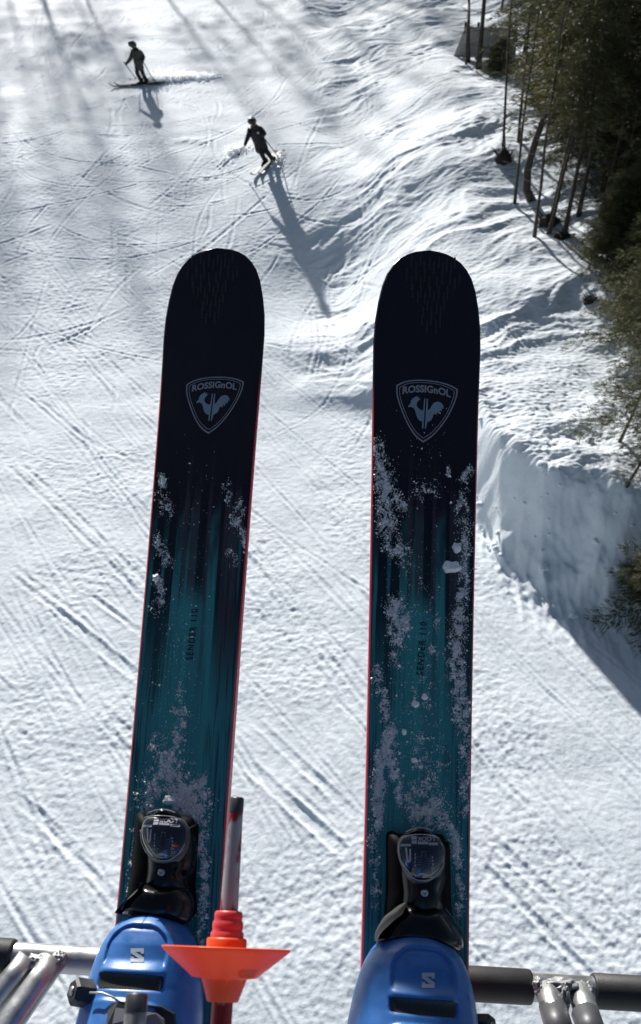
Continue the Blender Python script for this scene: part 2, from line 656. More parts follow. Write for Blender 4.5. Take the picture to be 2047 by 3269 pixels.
def crown_mesh(H, z0, Lmax, rnd, nb=110, dens=46, droop=0.35, sp=0.16, bend=(0, 0), topw=0.85, keep=1.0, sway=0.0):
    """needle sprays set along drooping branches"""
    V, F = [], []
    for b in range(nb):
        t = (b + rnd.random()) / nb
        z = z0 + (H - z0) * t
        L = Lmax * ((1 - t) ** topw) * rnd.uniform(0.55, 1.15) + 0.12
        a = b * 2.39996 + rnd.gauss(0, 0.35)
        if rnd.random() > keep:
            continue
        tt = (z + 0.15) / H
        base = Vector((bend[0] * math.sin(tt * 2.4), bend[1] * math.sin(tt * 2.0), z))
        d = Vector((math.cos(a), math.sin(a), 0))
        up = rnd.uniform(-0.05, 0.25)
        side = Vector((-math.sin(a), math.cos(a), 0))
        # branch wood
        p0, p1, p2 = base, base + d * L * 0.5 + Vector((0, 0, up * L * 0.5)), base + d * L + Vector((0, 0, up * L - droop * L))
        n = max(5, int(dens * 1.55 * L / 1.6))
        for k in range(n):
            s = 0.12 + 0.88 * (k + rnd.random()) / n
            p = p0 * (1 - s) ** 2 + p1 * 2 * s * (1 - s) + p2 * s * s
            w = (1 - 0.75 * s) * 0.38 * L + 0.05
            q = p + side * rnd.uniform(-w, w) + Vector((0, 0, rnd.gauss(0, 0.05)))
            ln = sp * rnd.uniform(0.7, 1.7)
            wd = ln * rnd.uniform(0.05, 0.115)
            sgn = 1 if (q - p).dot(side) > 0 else -1
            dirv = (d * rnd.uniform(0.4, 1.0) + side * sgn * rnd.uniform(0.2, 0.9) + Vector((0, 0, rnd.uniform(-0.55, 0.3)))).normalized()
            nv = dirv.cross(Vector((rnd.gauss(0, 1), rnd.gauss(0, 1), rnd.gauss(0, 1) + 0.6))).normalized()
            o = len(V)
            V += [q - dirv * ln * 0.4 , q + nv * wd, q + dirv * ln * 0.8, q - nv * wd]
            F.append((o, o + 1, o + 2, o + 3))
    me = bpy.data.meshes.new('crown')
    me.from_pydata([tuple(v) for v in V], [], F)
    return me


def make_protos():
    P = {}
    r = random.Random(11)
    P['spruce'] = []
    for k in range(4):
        H = 12 + 2 * r.random()
        P['spruce'].append((trunk_mesh(H, 0.085, 0.02, (r.uniform(-.12, .12), r.uniform(-.1, .1)), r, 26, (0.6, 3.5)), crown_mesh(H, 3.7, 1.7, r, 170, 90, 0.3, 0.15)))
    P['dense'] = []
    for k in range(3):
        H = 10 + 2 * r.random()
        P['dense'].append((trunk_mesh(H, 0.11, 0.02, (0.05, 0), r, 8), crown_mesh(H, 0.9, 2.0, r, 190, 95, 0.35, 0.15)))
    P['thin'] = []
    for k in range(4):
        H = 7.5 + 2 * r.random()
        P['thin'].append((trunk_mesh(H, 0.052, 0.015, (r.uniform(-.3, .3), r.uniform(-.2, .2)), r, 30, (0.8, 4.5)), crown_mesh(H, 3.9, 0.9, r, 60, 50, 0.3, 0.13, keep=0.75)))
    P['bush'] = []
    for k in range(2):
        H = 2.6 + 0.6 * r.random()
        P['bush'].append((trunk_mesh(H, 0.05, 0.012, (0.02, 0.02), r, 0), crown_mesh(H, 0.15, 1.15, r, 190, 170, 0.15, 0.085)))
    P['near'] = []
    for k in range(2):
        H = 9
        P['near'].append((trunk_mesh(H, 0.12, 0.02, (0.05, 0), r, 10), crown_mesh(H, 0.8, 2.2, r, 230, 230, 0.3, 0.085)))
    for kind, lst in P.items():
        for tm, cm in lst:
            tm.materials.append(M_BARK if kind != 'thin' else M_BARK2)
            cm.materials.append(M_NEEDLE)
    return P


PROTO = make_protos()
_tn = [0]


def place_tree(kind, X, Y, label, cat='tree', scale=1.0, group=None, lean=(0, 0), name=None, meshes=None, rot=None, sx=1.0):
    _tn[0] += 1
    r = random.Random(100 + _tn[0])
    tm, cm = meshes or r.choice(PROTO[kind])
    z = ground_z(X, Y)
    rz = r.uniform(0, 6.28) if rot is None else rot
    e = empty(name or {'spruce': 'spruce_tree', 'dense': 'spruce_tree', 'near': 'spruce_tree', 'thin': 'sapling_tree', 'bush': 'young_spruce'}[kind], label, cat, group=group)
    e.matrix_world = Matrix.Translation((X, Y, z)) @ Matrix.Rotation(lean[0], 4, 'Y') @ Matrix.Rotation(lean[1], 4, 'X') @ Matrix.Rotation(rz, 4, 'Z') @ Matrix.Diagonal((scale * sx, scale * sx, scale, 1))
    for nm, me in (('trunk', tm), ('crown', cm)):
        link(bpy.data.objects.new(nm, me), e)
    return e


def tree_px(kind, px, py, label, scale=1.0, lean=0.0, **kw):
    p = hit(px, py)
    return place_tree(kind, p.x, p.y, label, scale=scale, lean=(lean, 0), **kw)


# front row at the edge of the wood, one by one
tree_px('spruce', 1528, 222, 'tall straight dark trunk in front of the grey panel', 0.95, -0.03)
tree_px('thin', 1498, 201, 'slim trunk standing close to the left end of the grey panel', 1.0, -0.05)
tree_px('thin', 1488, 212, 'thinnest bare stem, left of all trees by the grey panel', 0.7, -0.02)
tree_px('dense', 1668, 215, 'dark spruce right of the grey panel with low boughs over the snow', 0.7)
tree_px('thin', 1610, 484, 'slender sapling standing right behind the dark stump', 0.8, -0.03)
tree_px('thin', 1657, 466, 'thin stem between the dark stump and the curved tree', 0.85, 0.0)
tree_px('thin', 1644, 657, 'thin leaning sapling just left of the curved tree', 0.75, 0.03)
tree_px('thin', 1706, 762, 'thin sapling, left of the three that stand lowest in front of the wood', 0.8, 0.0)
tree_px('thin', 1751, 753, 'middle of the three lowest saplings, leaning clearly to the right', 0.9, 0.08)
tree_px('spruce', 1800, 762, 'stout dark trunk, lowest and thickest at the front of the wood', 0.72, 0.0, sx=0.9)
tree_px('thin', 1757, 706, 'straight dark sapling growing out of a mound of bare twigs', 1.1, 0.0)
tree_px('thin', 1845, 693, 'thin pale trunk right of the thickest front trunk', 1.0, 0.02)
tree_px('spruce', 1918, 702, 'dark trunk with low dead twigs, second row right of the pale trunk', 0.8, 0.02)
tree_px('thin', 1965, 723, 'short slanting sapling near the right edge beside dark trunks', 0.8, 0.05)
tree_px('thin', 1817, 492, 'thin stem deep in the shade behind the tall front trunks', 1.0, 0.0)
tree_px('thin', 1975, 1415, 'pale bare trunk leaning right below the large overhanging boughs', 0.55, 0.06)
tree_px('thin', 1999, 1556, 'small pale stem leaning strongly right above the lower young spruce', 0.5, 0.2)

# the crooked tree with yellow-green foliage
p = hit(1695, 646)
cr_ = random.Random(5)
ct = empty('crooked_tree', 'crooked tree with a bowed trunk and a yellow green tuft of foliage', 'tree', Matrix.Translation(p))
pts = [(0.10, 0, -0.1), (-0.16, 0, 0.35), (-0.22, 0, 0.9), (-0.12, 0.02, 1.6), (0.06, 0.04, 2.4), (0.16, 0.05, 3.4), (0.2, 0.05, 4.4), (0.2, 0.05, 6.5)]
V, F = tube_data(pts, [0.14, 0.11, 0.095, 0.085, 0.075, 0.06, 0.05, 0.02], 10)
mesh_obj('trunk', V, F, M_BARK2, ct)
cm = crown_mesh(4.7, 2.3, 0.95, cr_, 60, 90, 0.1, 0.13, topw=0.3)
cm.materials.append(M_NEEDLE_Y)
co_ = link(bpy.data.objects.new('crown', cm), ct)
co_.location = (0.25, 0, 0)
cm = crown_mesh(8.0, 4.6, 1.3, cr_, 70, 60, 0.3, 0.15)
cm.materials.append(M_NEEDLE)
co_ = link(bpy.data.objects.new('crown', cm), ct)
co_.location = (0.2, 0, 0)

# big spruce at the right edge whose boughs hang into view, and the young spruces under it
p = hit(2130, 1500)
place_tree('near', p.x, p.y, 'large spruce at the right edge with boughs hanging far over the snow bank', scale=0.62, sx=1.25, rot=2.0)
p = hit(2110, 1180)
place_tree('near', p.x, p.y, 'spruce with thick low boughs at the right edge, above the bare leaning trunks', scale=0.8, rot=0.7)
p = hit(2090, 1950)
place_tree('bush', p.x, p.y, 'young olive green spruce low on the snow bank at the right edge', scale=0.85, sx=1.1)
p = hit(1590, 236)
place_tree('bush', p.x, p.y, 'small dark spruce bush at the foot of the wood below the grey panel', scale=0.42, sx=1.6)
p = hit(2045, 930)
place_tree('bush', p.x, p.y, 'bushy young spruce at the edge of the wood above the overhanging boughs', scale=0.8, sx=1.1)

for (px, py, sc_, lab) in ((1935, 845, 0.75, 'leftmost bushy young spruce in the row just below the tall bare trunks'), (2020, 835, 0.95, 'tall bushy young spruce below the bare trunks, nearest the right edge'), (2055, 1060, 0.9, 'bushy young spruce at the right edge among the overhanging boughs')):
    p = hit(px, py)
    place_tree('bush', p.x, p.y, lab, scale=sc_, sx=1.1)

# the wood behind
rw = random.Random(23)
taken = []
n_w = 0
for tries in range(4000):
    if n_w >= 135:
        break
    ux, uy = rw.uniform(3.2, 17), rw.uniform(10.5, 62)
    edge = np.interp(uy, [10, 13, 17, 22, 27, 31, 35, 42, 62], [6.4, 6.0, 5.7, 5.7, 5.5, 5.1, 3.9, 2.9, 3.0])
    if ux < edge or ux > edge + 9:
        continue
    dmin = 0.75 if ux < edge + 3 else 1.1
    if any((ux - a) ** 2 + (uy - b) ** 2 < dmin ** 2 for a, b in taken):
        continue
    taken.append((ux, uy))
    kind = rw.choices(['spruce', 'dense', 'thin'], [0.42, 0.43, 0.15] if ux > edge + 0.8 else [0.5, 0.0, 0.5])[0]
    lab = {'spruce': 'dark spruce with bare lower trunk inside the wood on the right',
           'dense': 'bushy dark spruce with boughs to the ground inside the wood on the right',
           'thin': 'thin twiggy sapling among the dark trunks inside the wood on the right'}[kind]
    grp = {'spruce': 'bare trunked spruces of the wood', 'dense': 'bushy spruces of the wood', 'thin': 'saplings of the wood'}[kind]
    place_tree(kind, ux * S, uy * S, lab, scale=rw.uniform(0.75, 1.15), group=grp, lean=(rw.gauss(0, 0.03), rw.gauss(0, 0.03)))
    n_w += 1

# trees further up the hill, above the frame: their long shadows lie across the slope
for k, (ux, uy, s_) in enumerate([(-6.2, 44, 1.15), (-8.4, 46, 1.25), (-4.6, 47, 1.25), (-10.4, 44, 1.1), (-12.6, 45, 1.25), (-14.2, 42.5, 1.1), (-15.8, 46, 1.3), (-17.6, 44, 1.2), (-2.6, 47, 1.2), (-0.6, 49, 1.2),
                                  (-7.2, 50, 1.3), (-13.4, 52, 1.4), (-19.0, 48, 1.3), (-3.6, 52, 1.3), (-19.8, 43.5, 1.2), (-21.5, 47, 1.35), (-16.9, 48.5, 1.3), (-11.4, 42.5, 1.0), (-14.9, 49.5, 1.35), (-18.2, 46, 1.25)]):
    place_tree('thin', ux * S, uy * S, 'sparse tree up the hill whose long shadow lies down the slope', scale=s_ * 1.35, group='trees up the hill above the slope', sx=1.1)

# bushy spruces that close the wood along the right edge of the view
for k, (px, py, sc_) in enumerate([(1930, 610, 0.85), (2005, 640, 0.8), (2055, 705, 0.8), (1880, 545, 0.9), (1960, 535, 0.95), (2035, 570, 0.9), (1850, 470, 1.0), (1760, 430, 0.9), (2090, 800, 0.7)]):
    tree_px('dense', px, py, 'bushy dark spruce with boughs to the ground inside the wood on the right', sc_, group='bushy spruces of the wood')

# stump and bare twiggy mounds among the trunks
M_STUMP = simple_mat('stump_wood', (0.03, 0.024, 0.018), 0.9, var=0.4, vscale=9, bump=0.6, bscale=30)


def stump(px, py, label, r, h, name='tree_stump', cat='stump'):
    p = hit(px, py)
    rs = random.Random(int(px))
    bm = bmesh.new()
    bmesh.ops.create_icosphere(bm, subdivisions=3, radius=1)
    for v in bm.verts:
        n = mnoise.noise(v.co * 1.7 + Vector((px, 0, 0))) * 0.35
        c = v.co * (1 + n)
        v.co = Vector((c.x * r, c.y * r, max(-0.5, c.z) * h))
    e = empty(name, label, cat, Matrix.Translation(p))
    bm_obj('body', bm, M_STUMP, e, smooth=True)
    V, F = [], []
    for k in range(26):
        a = rs.uniform(0, 6.28)
        b = Vector((math.cos(a) * r * 0.5, math.sin(a) * r * 0.5, h * 0.3))
        t = b + Vector((math.cos(a) * r * rs.uniform(0.5, 1.3), math.sin(a) * r * rs.uniform(0.5, 1.3), h * rs.uniform(0.2, 1.1)))
        v, f = tube_data([b, (b + t) / 2 + Vector((0, 0, 0.04)), t], [0.014, 0.01, 0.004], 4)
        o = len(V)
        V += v
        F += [tuple(i + o for i in q) for q in f]
    tw = mesh_obj('twigs', V, F, M_BARK, e)
    tw['kind'] = 'stuff'
    return e


stump(1605, 518, 'dark round stump sticking out of the snow left of the saplings', 0.24, 0.40)
stump(1752, 712, 'low dark twiggy stump at the foot of the straight dark sapling', 0.30, 0.22)
stump(1797, 764, 'dark root mound at the foot of the thickest front trunk', 0.24, 0.16)
stump(1880, 966, 'small black rotten stump poking from the snow near the right edge', 0.14, 0.16)

# grey panel on posts at the edge of the wood
M_PANEL = simple_mat('grey_panel', (0.30, 0.295, 0.28), 0.8, var=0.18, vscale=6, bump=0.2, bscale=20)
p = hit(1545, 196)
pe = empty('panel_board', 'weathered grey sheet panel raised on dark posts at the edge of the wood', 'board')
pe.matrix_world = Matrix.Translation(p) @ Matrix.Rotation(R(-16), 4, 'Z') @ Matrix.Rotation(R(-3), 4, 'Y')
bm = bmesh.new()
bmesh.ops.create_cube(bm, size=1.0)
for v in bm.verts:
    top_ = v.co.z > 0
    v.co = Vector((v.co.x * 2.2 + (0.0 if v.co.x > 0 or not top_ else 0.38), v.co.y * 0.05, 0.12 + (1.0 if top_ else 0.0)))
bmesh.ops.bevel(bm, geom=bm.edges[:], offset=0.012, segments=1, affect='EDGES')
bm_obj('sheet', bm, M_PANEL, pe)
for zz in (0.22, 1.02):
    bm = bmesh.new()
    bmesh.ops.create_cube(bm, size=1.0)
    for v in bm.verts:
        v.co = Vector((v.co.x * 1.7 + 0.15, v.co.y * 0.03 + 0.042, v.co.z * 0.09 + zz))
    bm_obj('batten', bm, M_BARK, pe)
for xx in (-0.75, -0.3, 0.85):
    V, F = tube_data([(xx, 0.07, -0.2), (xx + 0.03, 0.07, 1.25)], 0.045, 8)
    mesh_obj('post', V, F, M_BARK, pe)

# ------------------------------------------------------------------ the photographer's skis
M_NAVYPRINT = simple_mat('print_navy', (0.006, 0.007, 0.014), 0.4)
M_GREYPRINT = simple_mat('print_grey', (0.30, 0.30, 0.33), 0.45, var=0.08)
M_BLUEPRINT = simple_mat('print_blue_grey', (0.23, 0.30, 0.37), 0.45, var=0.08)
M_DASH = simple_mat('print_dash', (0.021, 0.021, 0.024), 0.4)


def ski_side_mat(y_red):
    m, nt, b = mat_new('ski_sidewall')
    b.inputs['Roughness'].default_value = 0.35
    tc = nt.nodes.new('ShaderNodeTexCoord')
    sp = nt.nodes.new('ShaderNodeSeparateXYZ')
    nt.links.new(tc.outputs['Object'], sp.inputs[0])
    mr = nt.nodes.new('ShaderNodeMapRange')
    mr.inputs['From Min'].default_value = y_red
    mr.inputs['From Max'].default_value = y_red - 0.05
    nt.links.new(sp.outputs['Y'], mr.inputs[0])
    mx = nt.nodes.new('ShaderNodeMix')
    mx.data_type = 'RGBA'
    mx.inputs['A'].default_value = (0.008, 0.008, 0.01, 1)
    mx.inputs['B'].default_value = (0.68, 0.05, 0.07, 1)
    nt.links.new(mr.outputs[0], mx.inputs['Factor'])
    nt.links.new(mx.outputs['Result'], b.inputs['Base Color'])
    return m


def topsheet_mat(y_dark, y_teal):
    """navy shovel fading through a forest of vertical stripes into teal"""
    m, nt, b = mat_new('ski_topsheet')
    N = nt.nodes.new
    Lk = nt.links.new
    b.inputs['Roughness'].default_value = 0.42
    b.inputs['Specular IOR Level'].default_value = 0.28
    tc = N('ShaderNodeTexCoord')
    sp = N('ShaderNodeSeparateXYZ')
    Lk(tc.outputs['Object'], sp.inputs[0])

    def mapr(src, a, c, lo=0.0, hi=1.0, smooth=True):
        n = N('ShaderNodeMapRange')
        n.interpolation_type = 'SMOOTHSTEP' if smooth else 'LINEAR'
        n.inputs['From Min'].default_value = a
        n.inputs['From Max'].default_value = c
        n.inputs['To Min'].default_value = lo
        n.inputs['To Max'].default_value = hi
        Lk(src, n.inputs[0])
        return n.outputs[0]

    def noise1(scale, detail=2.0, sx=1.0, sy=1.0, off=0.0):
        mp = N('ShaderNodeMapping')
        mp.inputs['Scale'].default_value = (sx, sy, 0)
        mp.inputs['Location'].default_value = (off, off * 0.37, 0)
        Lk(tc.outputs['Object'], mp.inputs[0])
        n = N('ShaderNodeTexNoise')
        n.inputs['Scale'].default_value = scale
        n.inputs['Detail'].default_value = detail
        Lk(mp.outputs[0], n.inputs['Vector'])
        return n.outputs['Fac']

    def math_(op, a, c):
        n = N('ShaderNodeMath')
        n.operation = op
        for i, s in enumerate((a, c)):
            if isinstance(s, (int, float)):
                n.inputs[i].default_value = s
            else:
                Lk(s, n.inputs[i])
        return n.outputs[0]

    def mix(f, a, c):
        n = N('ShaderNodeMix')
        n.data_type = 'RGBA'
        for key, s in (('Factor', f), ('A', a), ('B', c)):
            if isinstance(s, tuple):
                n.inputs[key].default_value = s
            elif isinstance(s, (int, float)):
                n.inputs[key].default_value = s
            else:
                Lk(s, n.inputs[key])
        return n.outputs['Result']

    X, Y = sp.outputs['X'], sp.outputs['Y']
    # jagged start of the stripes
    jag = noise1(90, 3, 1.0, 0.25, 2.0)
    yj = math_('ADD', Y, math_('MULTIPLY', math_('SUBTRACT', jag, 0.5), 0.16))
    teal_f = mapr(yj, y_dark, y_teal)
    broad = noise1(46, 1, 1, 0.02, 5.0)
    centre = mapr(math_('ABSOLUTE', math_('SUBTRACT', X, -0.004), 0.0), 0.012, 0.05)
    teal = mix(mapr(broad, 0.4, 0.62), (0.056, 0.31, 0.315, 1), (0.046, 0.235, 0.26, 1))
    teal = mix(math_('MULTIPLY', centre, 0.6), teal, (0.032, 0.145, 0.178, 1))
    col = mix(teal_f, (0.0115, 0.0105, 0.0190, 1), teal)
    # trunks: dark and mauve stripes in the band of transition
    band = math_('MULTIPLY', mapr(yj, y_dark + 0.05, y_dark - 0.03), mapr(Y, y_teal - 0.14, y_teal + 0.03))
    clear = mapr(math_('ABSOLUTE', math_('ADD', X, 0.002), 0.0), 0.013, 0.019)
    clear = math_('MINIMUM', math_('ADD', clear, mapr(Y, y_teal - 0.005, y_teal + 0.045)), 1.0)
    band = math_('MULTIPLY', band, clear)
    st = noise1(75, 0, 1, 0.012, 9.0)
    dark_st = math_('MULTIPLY', mapr(st, 0.50, 0.53), band)
    col = mix(math_('MULTIPLY', dark_st, 0.92), col, (0.005, 0.006, 0.016, 1))
    st2 = noise1(95, 0, 1, 0.012, 23.0)
    mauve = math_('MULTIPLY', mapr(st2, 0.56, 0.60), band)
    col = mix(math_('MULTIPLY', mauve, 0.8), col, (0.055, 0.047, 0.062, 1))
    # fine dark grain lines along the ski
    gr = noise1(420, 2, 1, 0.02, 3.0)
    edge = mapr(math_('ABSOLUTE', X, 0.0), 0.01, 0.055, 0.25, 1.0)
    gl = math_('MULTIPLY', math_('MULTIPLY', mapr(gr, 0.52, 0.60), edge), mapr(Y, y_dark + 0.02, y_teal))
    col = mix(math_('MULTIPLY', gl, 0.75), col, (0.010, 0.012, 0.022, 1))
    Lk(col, b.inputs['Base Color'])
    # light scuffing and dust in the gloss
    n = noise1(60, 5, 1, 0.3, 1.0)
    Lk(mapr(n, 0.3, 0.7, 0.34, 0.52), b.inputs['Roughness'])
    return m


class SkiFrame:
    """local frame of a ski: x to the right, y to the tip, z up from the topsheet"""

    def __init__(self, P1, P2, ref_py, roll):
        P1, P2 = Vector(P1), Vector(P2)
        a = (P1 - P2).normalized()
        # origin where the axis projects to ref_py
        k = (ref_py - CY) / FPX
        t = (P1.y + P1.z * -k) / ((P1.y - P2.y) + (P1.z - P2.z) * -k) if False else None
        lo, hi = -0.5, 1.8
        for _ in range(50):
            mid = (lo + hi) / 2
            q = P1 + (P2 - P1) * mid
            py = CY - FPX * q.y / -q.z
            if py < ref_py:
                lo = mid
            else:
                hi = mid
        o = P1 + (P2 - P1) * lo
        u = a.cross(Vector((0, 0, 1)).cross(a)).normalized()
        n = Vector((0, 0, 1))
        n = (n - a * n.dot(a)).normalized()           # faces the camera
        u = a.cross(n).normalized()
        rm = Matrix.Rotation(roll, 3, a)
        u, n = rm @ u, rm @ n
        self.local = Matrix(((u.x, a.x, n.x, o.x), (u.y, a.y, n.y, o.y), (u.z, a.z, n.z, o.z), (0, 0, 0, 1)))
        self.inv = self.local.inverted()
        self.world = CAM_MAT @ self.local

    def loc(self, px, py, n=0.0):
        """photo pixel -> local point at height n above the topsheet"""
        c = self.inv @ Vector((0, 0, 0))
        d = self.inv.to_3x3() @ Vector(((px - CX) / FPX, (CY - py) / FPX, -1))
        t = (n - c.z) / d.z
        return c + d * t


SK_L = SkiFrame((-0.1457, 0.2555, -1.294), (-0.1593, -0.410, -0.983), 2576, R(-6.5))
SK_R = SkiFrame((0.1395, 0.2315, -1.231), (0.0976, -0.454, -0.965), 2633, R(1.0))


def rocker(y, yt):
    t = max(0.0, (y - (yt - 0.24)) / 0.24)
    return 0.022 * t ** 2.2


def ski_outline(yt):
    """(y, half width) from tip to tail"""
    tip = [(0.0, 0.0), (0.0009, 0.012), (0.0031, 0.0222), (0.0073, 0.0322), (0.0135, 0.0412), (0.023, 0.0495), (0.035, 0.0563), (0.053, 0.0621),
           (0.078, 0.0665), (0.105, 0.0693), (0.135, 0.070)]
    out = [(yt - d, w) for d, w in tip]
    L = 1.84
    for k in range(1, 50):
        d = 0.135 + (L - 0.135) * k / 49
        # waist 55 mm at 0.98 m, tail 64 mm
        if d < 0.98:
            w = 0.0545 + 0.0155 * ((0.98 - d) / (0.98 - 0.135)) ** 1.6
        else:
            w = 0.0545 + 0.0095 * ((d - 0.98) / (L - 0.98)) ** 1.8
        if d > L - 0.10:
            q = (d - (L - 0.10)) / 0.10
            w *= math.sqrt(max(0.0, 1 - q ** 2.4)) if k < 49 else 0.0
        out.append((yt - d, w))
    return out


def build_ski(fr, tip_px, label, y_print):
    yt = fr.loc(*tip_px).y
    sk = empty('alpine_ski', label, 'ski', fr.world, 'wide skis worn by the photographer')
    out = ski_outline(yt)
    nc = 12
    V, F = [], []
    for y, w in out:
        for k in range(nc + 1):
            s = -1 + 2 * k / nc
            edge = 1 - 0.0
            V.append((s * (w - 0.0015 if w > 0.003 else w), y, rocker(y, yt) - 0.0006 * abs(s) ** 8))
    for i in range(len(out) - 1):
        for k in range(nc):
            a = i * (nc + 1) + k
            F.append((a, a + nc + 1, a + nc + 2, a + 1))
    yd = fr.loc(*y_print[0]).y
    ytl = fr.loc(*y_print[1]).y
    mesh_obj('topsheet', V, F, topsheet_mat(yd, ytl), sk)
    # sidewall, base and steel edge as one shell under the topsheet
    V, F = [], []
    per = []
    for y, w in out:
        d = yt - y
        th = 0.006 + 0.011 * float(smoothstep(0.12, 0.75, d)) - 0.009 * float(smoothstep(1.2, 1.84, d))
        z = rocker(y, yt)
        ww = max(w - 0.0015, 0)
        ring = [(-ww, y, z - 0.0007), (-w - 0.0002, y, z - 0.002), (-w , y, z - th), (w, y, z - th),
                (w + 0.0002, y, z - 0.002), (ww, y, z - 0.0007)]
        per.append(len(V))
        V += ring
    for i in range(len(out) - 1):
        for k in range(5):
            a, b_ = per[i] + k, per[i + 1] + k
            F.append((a, a + 1, b_ + 1, b_))
    mesh_obj('sidewall', V, F, ski_side_mat(fr.loc(700, 1180).y), sk, smooth=False)
    return sk, yt


ski_l, YT_L = build_ski(SK_L, (681, 826), 'ski on the left of the photo, leaning outward, with a light dusting of snow', ((600, 1580), (600, 1950)))
ski_r, YT_R = build_ski(SK_R, (1377, 832), 'ski on the right of the photo, caked with patches of frosty snow', ((1340, 1600), (1340, 1980)))


def flat_shape(name, polys, mat, parent, z, yt=None, thick=0.0):
    """filled flat print from closed outlines (holes by even-odd) in local x,y"""
    cu = bpy.data.curves.new(name, 'CURVE')
    cu.dimensions = '2D'
    cu.fill_mode = 'FRONT'
    for poly in polys:
        s = cu.splines.new('POLY')
        s.points.add(len(poly) - 1)
        for pt, q in zip(s.points, poly):
            pt.co = (q[0], q[1], 0, 1)
        s.use_cyclic_u = True
    tmp = bpy.data.objects.new(name, cu)
    me = bpy.data.meshes.new_from_object(tmp)
    bpy.data.objects.remove(tmp)
    bpy.data.curves.remove(cu)
    for v in me.vertices:
        v.co.z = z + (rocker(v.co.y, yt) if yt is not None else 0)
    me.materials.clear()
    me.materials.append(mat)
    o = bpy.data.objects.new(name, me)
    link(o, parent)
    return o


def text_polys_mesh(txt, size, spacing=1.0, bold=0.0, shear=0.0):
    cu = bpy.data.curves.new('lettering', 'FONT')
    cu.body = txt
    cu.size = size
    cu.space_character = spacing
    cu.offset = bold
    cu.align_x = 'CENTER'
    cu.align_y = 'CENTER'
    cu.resolution_u = 4
    tmp = bpy.data.objects.new('lettering', cu)
    me = bpy.data.meshes.new_from_object(tmp)
    bpy.data.objects.remove(tmp)
    bpy.data.curves.remove(cu)
    return me


def text_obj(name, txt, size, mat, parent, fn, spacing=1.0, bold=0.0):
    """fn maps flat text coordinates to a local 3-D point"""
    me = text_polys_mesh(txt, size, spacing, bold)
    for v in me.vertices:
        v.co = fn(v.co.x, v.co.y)
    me.materials.clear()
    me.materials.append(mat)
    o = bpy.data.objects.new(name, me)
    link(o, parent)
    return o


# crest geometry traced in its own units (x right, y down), centre about (745, 690)
def spl(pts, n=6, closed=True):
    """Catmull-Rom through pts"""
    out = []
    m = len(pts)
    for i in range(m if closed else m - 1):
        p0, p1, p2, p3 = (pts[(i + j - 1) % m] if closed else pts[min(max(i + j - 1, 0), m - 1)] for j in range(4))
        for k in range(n):
            t = k / n
            out.append(tuple(0.5 * ((2 * p1[c]) + (-p0[c] + p2[c]) * t + (2 * p0[c] - 5 * p1[c] + 4 * p2[c] - p3[c]) * t * t + (-p0[c] + 3 * p1[c] - 3 * p2[c] + p3[c]) * t ** 3) for c in range(2)))
    if not closed:
        out.append(pts[-1])
    return out


def shield(s):
    top = spl([(182, 275), (340, 195), (560, 155), (750, 148), (960, 160), (1170, 200), (1332, 268)], 6, False)
    right = spl([(1332, 268), (1320, 390), (1260, 560), (1150, 780), (1010, 980), (860, 1140), (702, 1250)], 6, False)
    left = spl([(702, 1250), (560, 1150), (440, 1000), (330, 800), (240, 590), (188, 420), (182, 275)], 6, False)
    pts = top + right[1:] + left[1:-1]
    cx, cy = 745, 560
    return [(cx + (x - cx) * s, cy + (y - cy) * s) for x, y in pts]


ROOSTER = [(412, 650), (425, 610), (455, 590), (458, 545), (490, 490), (545, 460), (565, 430), (578, 470), (612, 445), (600, 485), (650, 488), (605, 515), (575, 560), (572, 610), (600, 655), (650, 682), (695, 690),
           (708, 480), (728, 478), (705, 1005), (678, 1000), (682, 890), (620, 865), (585, 820), (560, 760), (545, 700), (515, 660), (470, 640)]
TAIL = [(755, 480), (778, 478), (776, 682), (820, 650), (860, 580), (905, 530), (970, 515), (1030, 535), (1065, 580), (1070, 648), (1045, 615), (1030, 690), (1005, 655), (988, 732), (955, 700), (935, 755), (910, 735), (885, 745), (870, 800),
        (840, 855), (770, 895), (752, 1000), (730, 1005), (742, 700)]


def build_crest(sk, yt, centre, width):
    k = width / 1150.0
    # the along-ski direction is stretched: the crest is seen foreshortened in the trace
    def m(x, y):
        return (centre.x + (x - 757) * k, centre.y - (y - 690) * k * 1.17)
    cr = empty('crest_logo', None, None)
    cr.parent = sk
    cr.matrix_parent_inverse = Matrix.Identity(4)
    def put(name, polys, mat, z):
        return flat_shape(name, [[m(*q) for q in pl] for pl in polys], mat, cr, z, yt)
    put('shield_outline', [shield(1.0), shield(0.952)], M_GREYPRINT, 0.0006)
    put('shield_outline', [shield(0.895), shield(0.872)], M_GREYPRINT, 0.0006)
    put('rooster_emblem', [ROOSTER], M_BLUEPRINT, 0.0006)
    put('rooster_emblem', [TAIL], M_BLUEPRINT, 0.0006)

    def fn(x, y):
        # arched along the top of the shield
        xx = 745 + x
        yy = 322 + 0.00030 * (x * x) * 1.0 - 10 - y
        p = m(xx, yy)
        return Vector((p[0], p[1], 0.0006 + rocker(p[1], yt)))
    text_obj('lettering', 'ROSSIGnOL', 172, M_GREYPRINT, cr, fn, 1.02, 6.0)


cL = SK_L.loc(682, 1292)
cR = SK_R.loc(1362, 1312)
build_crest(ski_l, YT_L, cL, abs(SK_L.loc(772, 1230).x - SK_L.loc(589, 1230).x))
build_crest(ski_r, YT_R, cR, abs(SK_R.loc(1460, 1250).x - SK_R.loc(1263, 1250).x))


